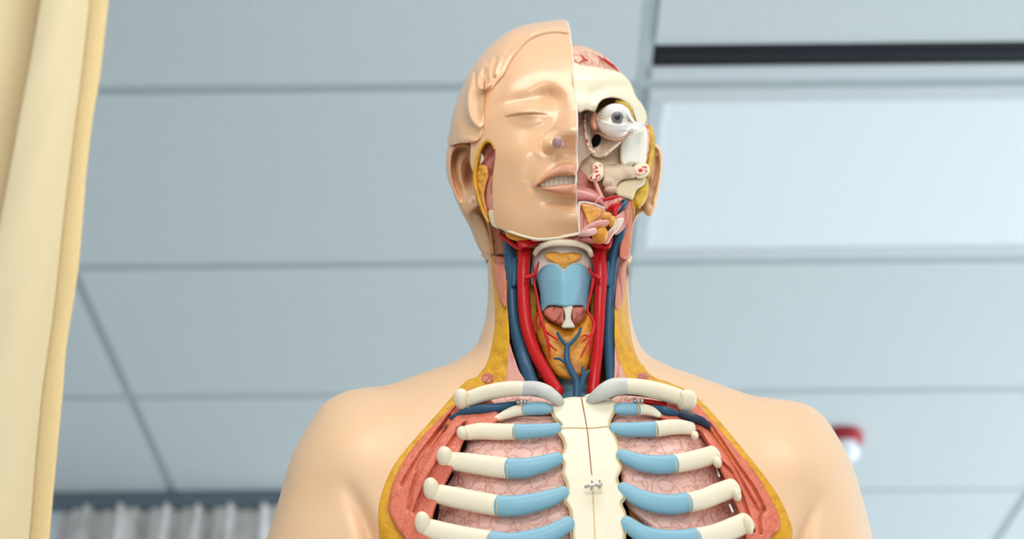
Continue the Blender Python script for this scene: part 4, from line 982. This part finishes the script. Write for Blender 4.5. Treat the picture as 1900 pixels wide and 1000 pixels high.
# black slot diffuser in front of it
sl = bpy.data.objects.new('air_slot_diffuser', None); COL.objects.link(sl); sl.location = (xm, yr - .127, CEIL)
sl['label'] = 'long black linear air slot in the ceiling beside the light panel'; sl['category'] = 'air vent'
BLK = mat('slot_black', (.004, .005, .007), .5)
L2 = DX * 2
local_box('slot_channel', box_data(.014, .014, .004, L2 - .014, .078, .05), BLK, sl)
local_box('slot_blade', box_data(.02, .043, .001, L2 - .02, .050, .006), mat('blade_navy', (.02, .028, .05), .4), sl)
local_box('slot_flange', box_data(.012, .0, .0, L2 - .012, .014, .03), WP, sl)
local_box('slot_flange', box_data(.012, .078, -.001, L2 - .012, .115, .03), WP, sl)

# red and white alarm strobe
ap = on_plane_z(1562, 806, CEIL)
al = bpy.data.objects.new('fire_alarm_strobe', None); COL.objects.link(al); al.location = (ap[0], ap[1], CEIL)
al['label'] = 'small round red and white fire alarm strobe on the ceiling behind the shoulder'; al['category'] = 'fire alarm'
lathe('housing', [(.001, 0), (.052, 0), (.055, -.006), (.054, -.022), (.046, -.030), (.001, -.030)], (0, 0, 0), mat('alarm_red', (.38, .015, .03), .35), al)
lathe('lens', [(.036, -.029), (.039, -.045), (.036, -.066), (.024, -.078), (.001, -.082)], (0, 0, 0), mat('alarm_white', (.85, .88, .95), .2, .4), al)

# far curtain with a track at the lower left
cp0 = on_plane_z(118, 918, CEIL); cp1 = on_plane_z(560, 918, CEIL)
fc = bpy.data.objects.new('cubicle_curtain', None); COL.objects.link(fc); fc.location = (cp0[0], cp0[1], CEIL)
fc['label'] = 'pleated grey-white ward curtain hanging from a ceiling track in the far background'; fc['category'] = 'curtain'
wd = cp1[0] - cp0[0]
nv_, nh_ = 40, 260; vs = []
for i in range(nv_):
    z = -.035 - (CEIL - .25) * (i / (nv_ - 1)) ** 1.6
    for j in range(nh_):
        x = wd * j / (nh_ - 1); k = min(1, .35 + i / 9)
        vs.append((x, .035 * math.sin(x * 62 + .8 * math.sin(x * 17)) * k + .012 * math.sin(x * 140), z))
me = bpy.data.meshes.new('curtain_cloth'); me.from_pydata(vs, [], grid_faces(nv_, nh_))
CW = mat('ward_cloth', (.84, .80, .79), .85, bump=[('weave', 150, .2)], var=('noise', 22, (.62, .57, .52), .36, .5, (1, 1, .6)))
me.materials.append(CW); me.polygons.foreach_set('use_smooth', [True] * len(me.polygons))
o = bpy.data.objects.new('curtain_cloth', me); COL.objects.link(o); o.parent = fc
sd = o.modifiers.new('s', 'SOLIDIFY'); sd.thickness = .002
local_box('track', box_data(-.35, -.02, -.045, wd + .3, .02, 0), mat('track_shade_grey', (.14, .18, .22), .5), fc)  # ceiling track, dark and deepened to take in the shadow line around it

# near curtain on the left edge
E = [(202, 0), (185, 145), (172, 215), (160, 325), (145, 500), (135, 570), (122, 650), (117, 720), (107, 820), (101, 890), (92, 1000)]
Hm = [(166, 0), (150, 150), (137, 240), (121, 380), (108, 500), (96, 600), (79, 720), (66, 850), (54, 1000)]
Fo = [(68, 0), (45, 125), (23, 240), (-3, 370), (-28, 500), (-60, 720), (-110, 1000)]
YC = 1.34
vs_s = np.linspace(-20, 1000, 60)


def wl(tab, Y):   # world z -> x line for a traced fold
    a = np.array(tab, float); u = np.interp(vs_s, a[:, 1], a[:, 0]); p = P(u, vs_s, np.full(len(u), Y)); return p[::-1, 2], p[::-1, 0]


zz = np.linspace(.05, CEIL - .03, 150); cols = []


def lx(tab, Y):
    z, x = wl(tab, Y); r = np.interp(zz, z, x)
    s0 = (x[12] - x[0]) / (z[12] - z[0]); s1 = (x[-1] - x[-12]) / (z[-1] - z[-12])
    r = np.where(zz < z[0], x[0] + s0 * .4 * (zz - z[0]), r); r = np.where(zz > z[-1], x[-1] + s1 * .5 * (zz - z[-1]), r)
    return r


xe = lx(E, YC); xh = lx(Hm, YC - .004); xf = lx(Fo, YC - .01)
prof = []
for t in np.linspace(0, 1, 8): prof.append((xe * (1 - t) + xh * t, YC - .004 * math.sin(t * PI) * 1.0 + 0 * zz))
n_h = len(prof)
for t in np.linspace(0.04, 1, 30): prof.append((xh * (1 - t) + xf * t, YC - .0 - .014 * math.sin(t * PI * .8) + .028 * max(0, (t - .88) / .12) ** 2 + 0 * zz))
for t in np.linspace(.1, 1, 8): prof.append((xf + .012 * math.sin(t * PI) * .3, YC + .028 + .05 * t + 0 * zz))
for t in np.linspace(.02, 1, 50): prof.append((xf - .55 * t, YC + .078 - .085 * abs(math.sin(t * PI * 3)) ** .8 + 0 * zz))
nc = len(prof)
V_ = [(prof[j][0][i], prof[j][1][i] + .0008 * math.sin(zz[i] * 30 + j * .3), zz[i]) for i in range(len(zz)) for j in range(nc)]
o0 = np.array((xe[0], YC, .05)); V_ = [(a - o0[0], b - o0[1], c - o0[2]) for a, b, c in V_]
nc_root = bpy.data.objects.new('privacy_curtain', None); COL.objects.link(nc_root); nc_root.location = tuple(o0)
nc_root['label'] = 'cream woven fabric curtain hanging in folds at the left edge'; nc_root['category'] = 'curtain'
CR = mat('cream_weave', (.80, .66, .42), .8, bump=[('weave', 420, .35, (1, 1, 1), (0, 0, 0), .0006), ('noise', 60, .1)], var=[('weave', 420, (.75, .61, .38), .0, .35), ('weave', 70, (.77, .63, .39), .0, .25)], spec=.2)
HEM = mat('cream_hem', (.76, .56, .28), .85, bump=[('noise', 420, .3)], var=('noise', 400, (.72, .52, .25), .4, .6), spec=.2)


def strip(name, c0, c1, m, off=0):
    v = [(V_[i * nc + j][0], V_[i * nc + j][1] + off, V_[i * nc + j][2]) for i in range(len(zz)) for j in range(c0, c1)]
    me = bpy.data.meshes.new(name); me.from_pydata(v, [], grid_faces(len(zz), c1 - c0)); me.materials.append(m)
    me.polygons.foreach_set('use_smooth', [True] * len(me.polygons))
    o = bpy.data.objects.new(name, me); COL.objects.link(o); o.parent = nc_root
    s = o.modifiers.new('s', 'SOLIDIFY'); s.thickness = .0022; s.offset = 0
    return o


strip('cloth', n_h - 1, nc, CR)
strip('hem', 0, n_h, HEM, -.0005)
local_box('curtain_track', box_data(-1.0, -.015, CEIL - .05 - .03, .3, .015, CEIL - .05), WP, nc_root)
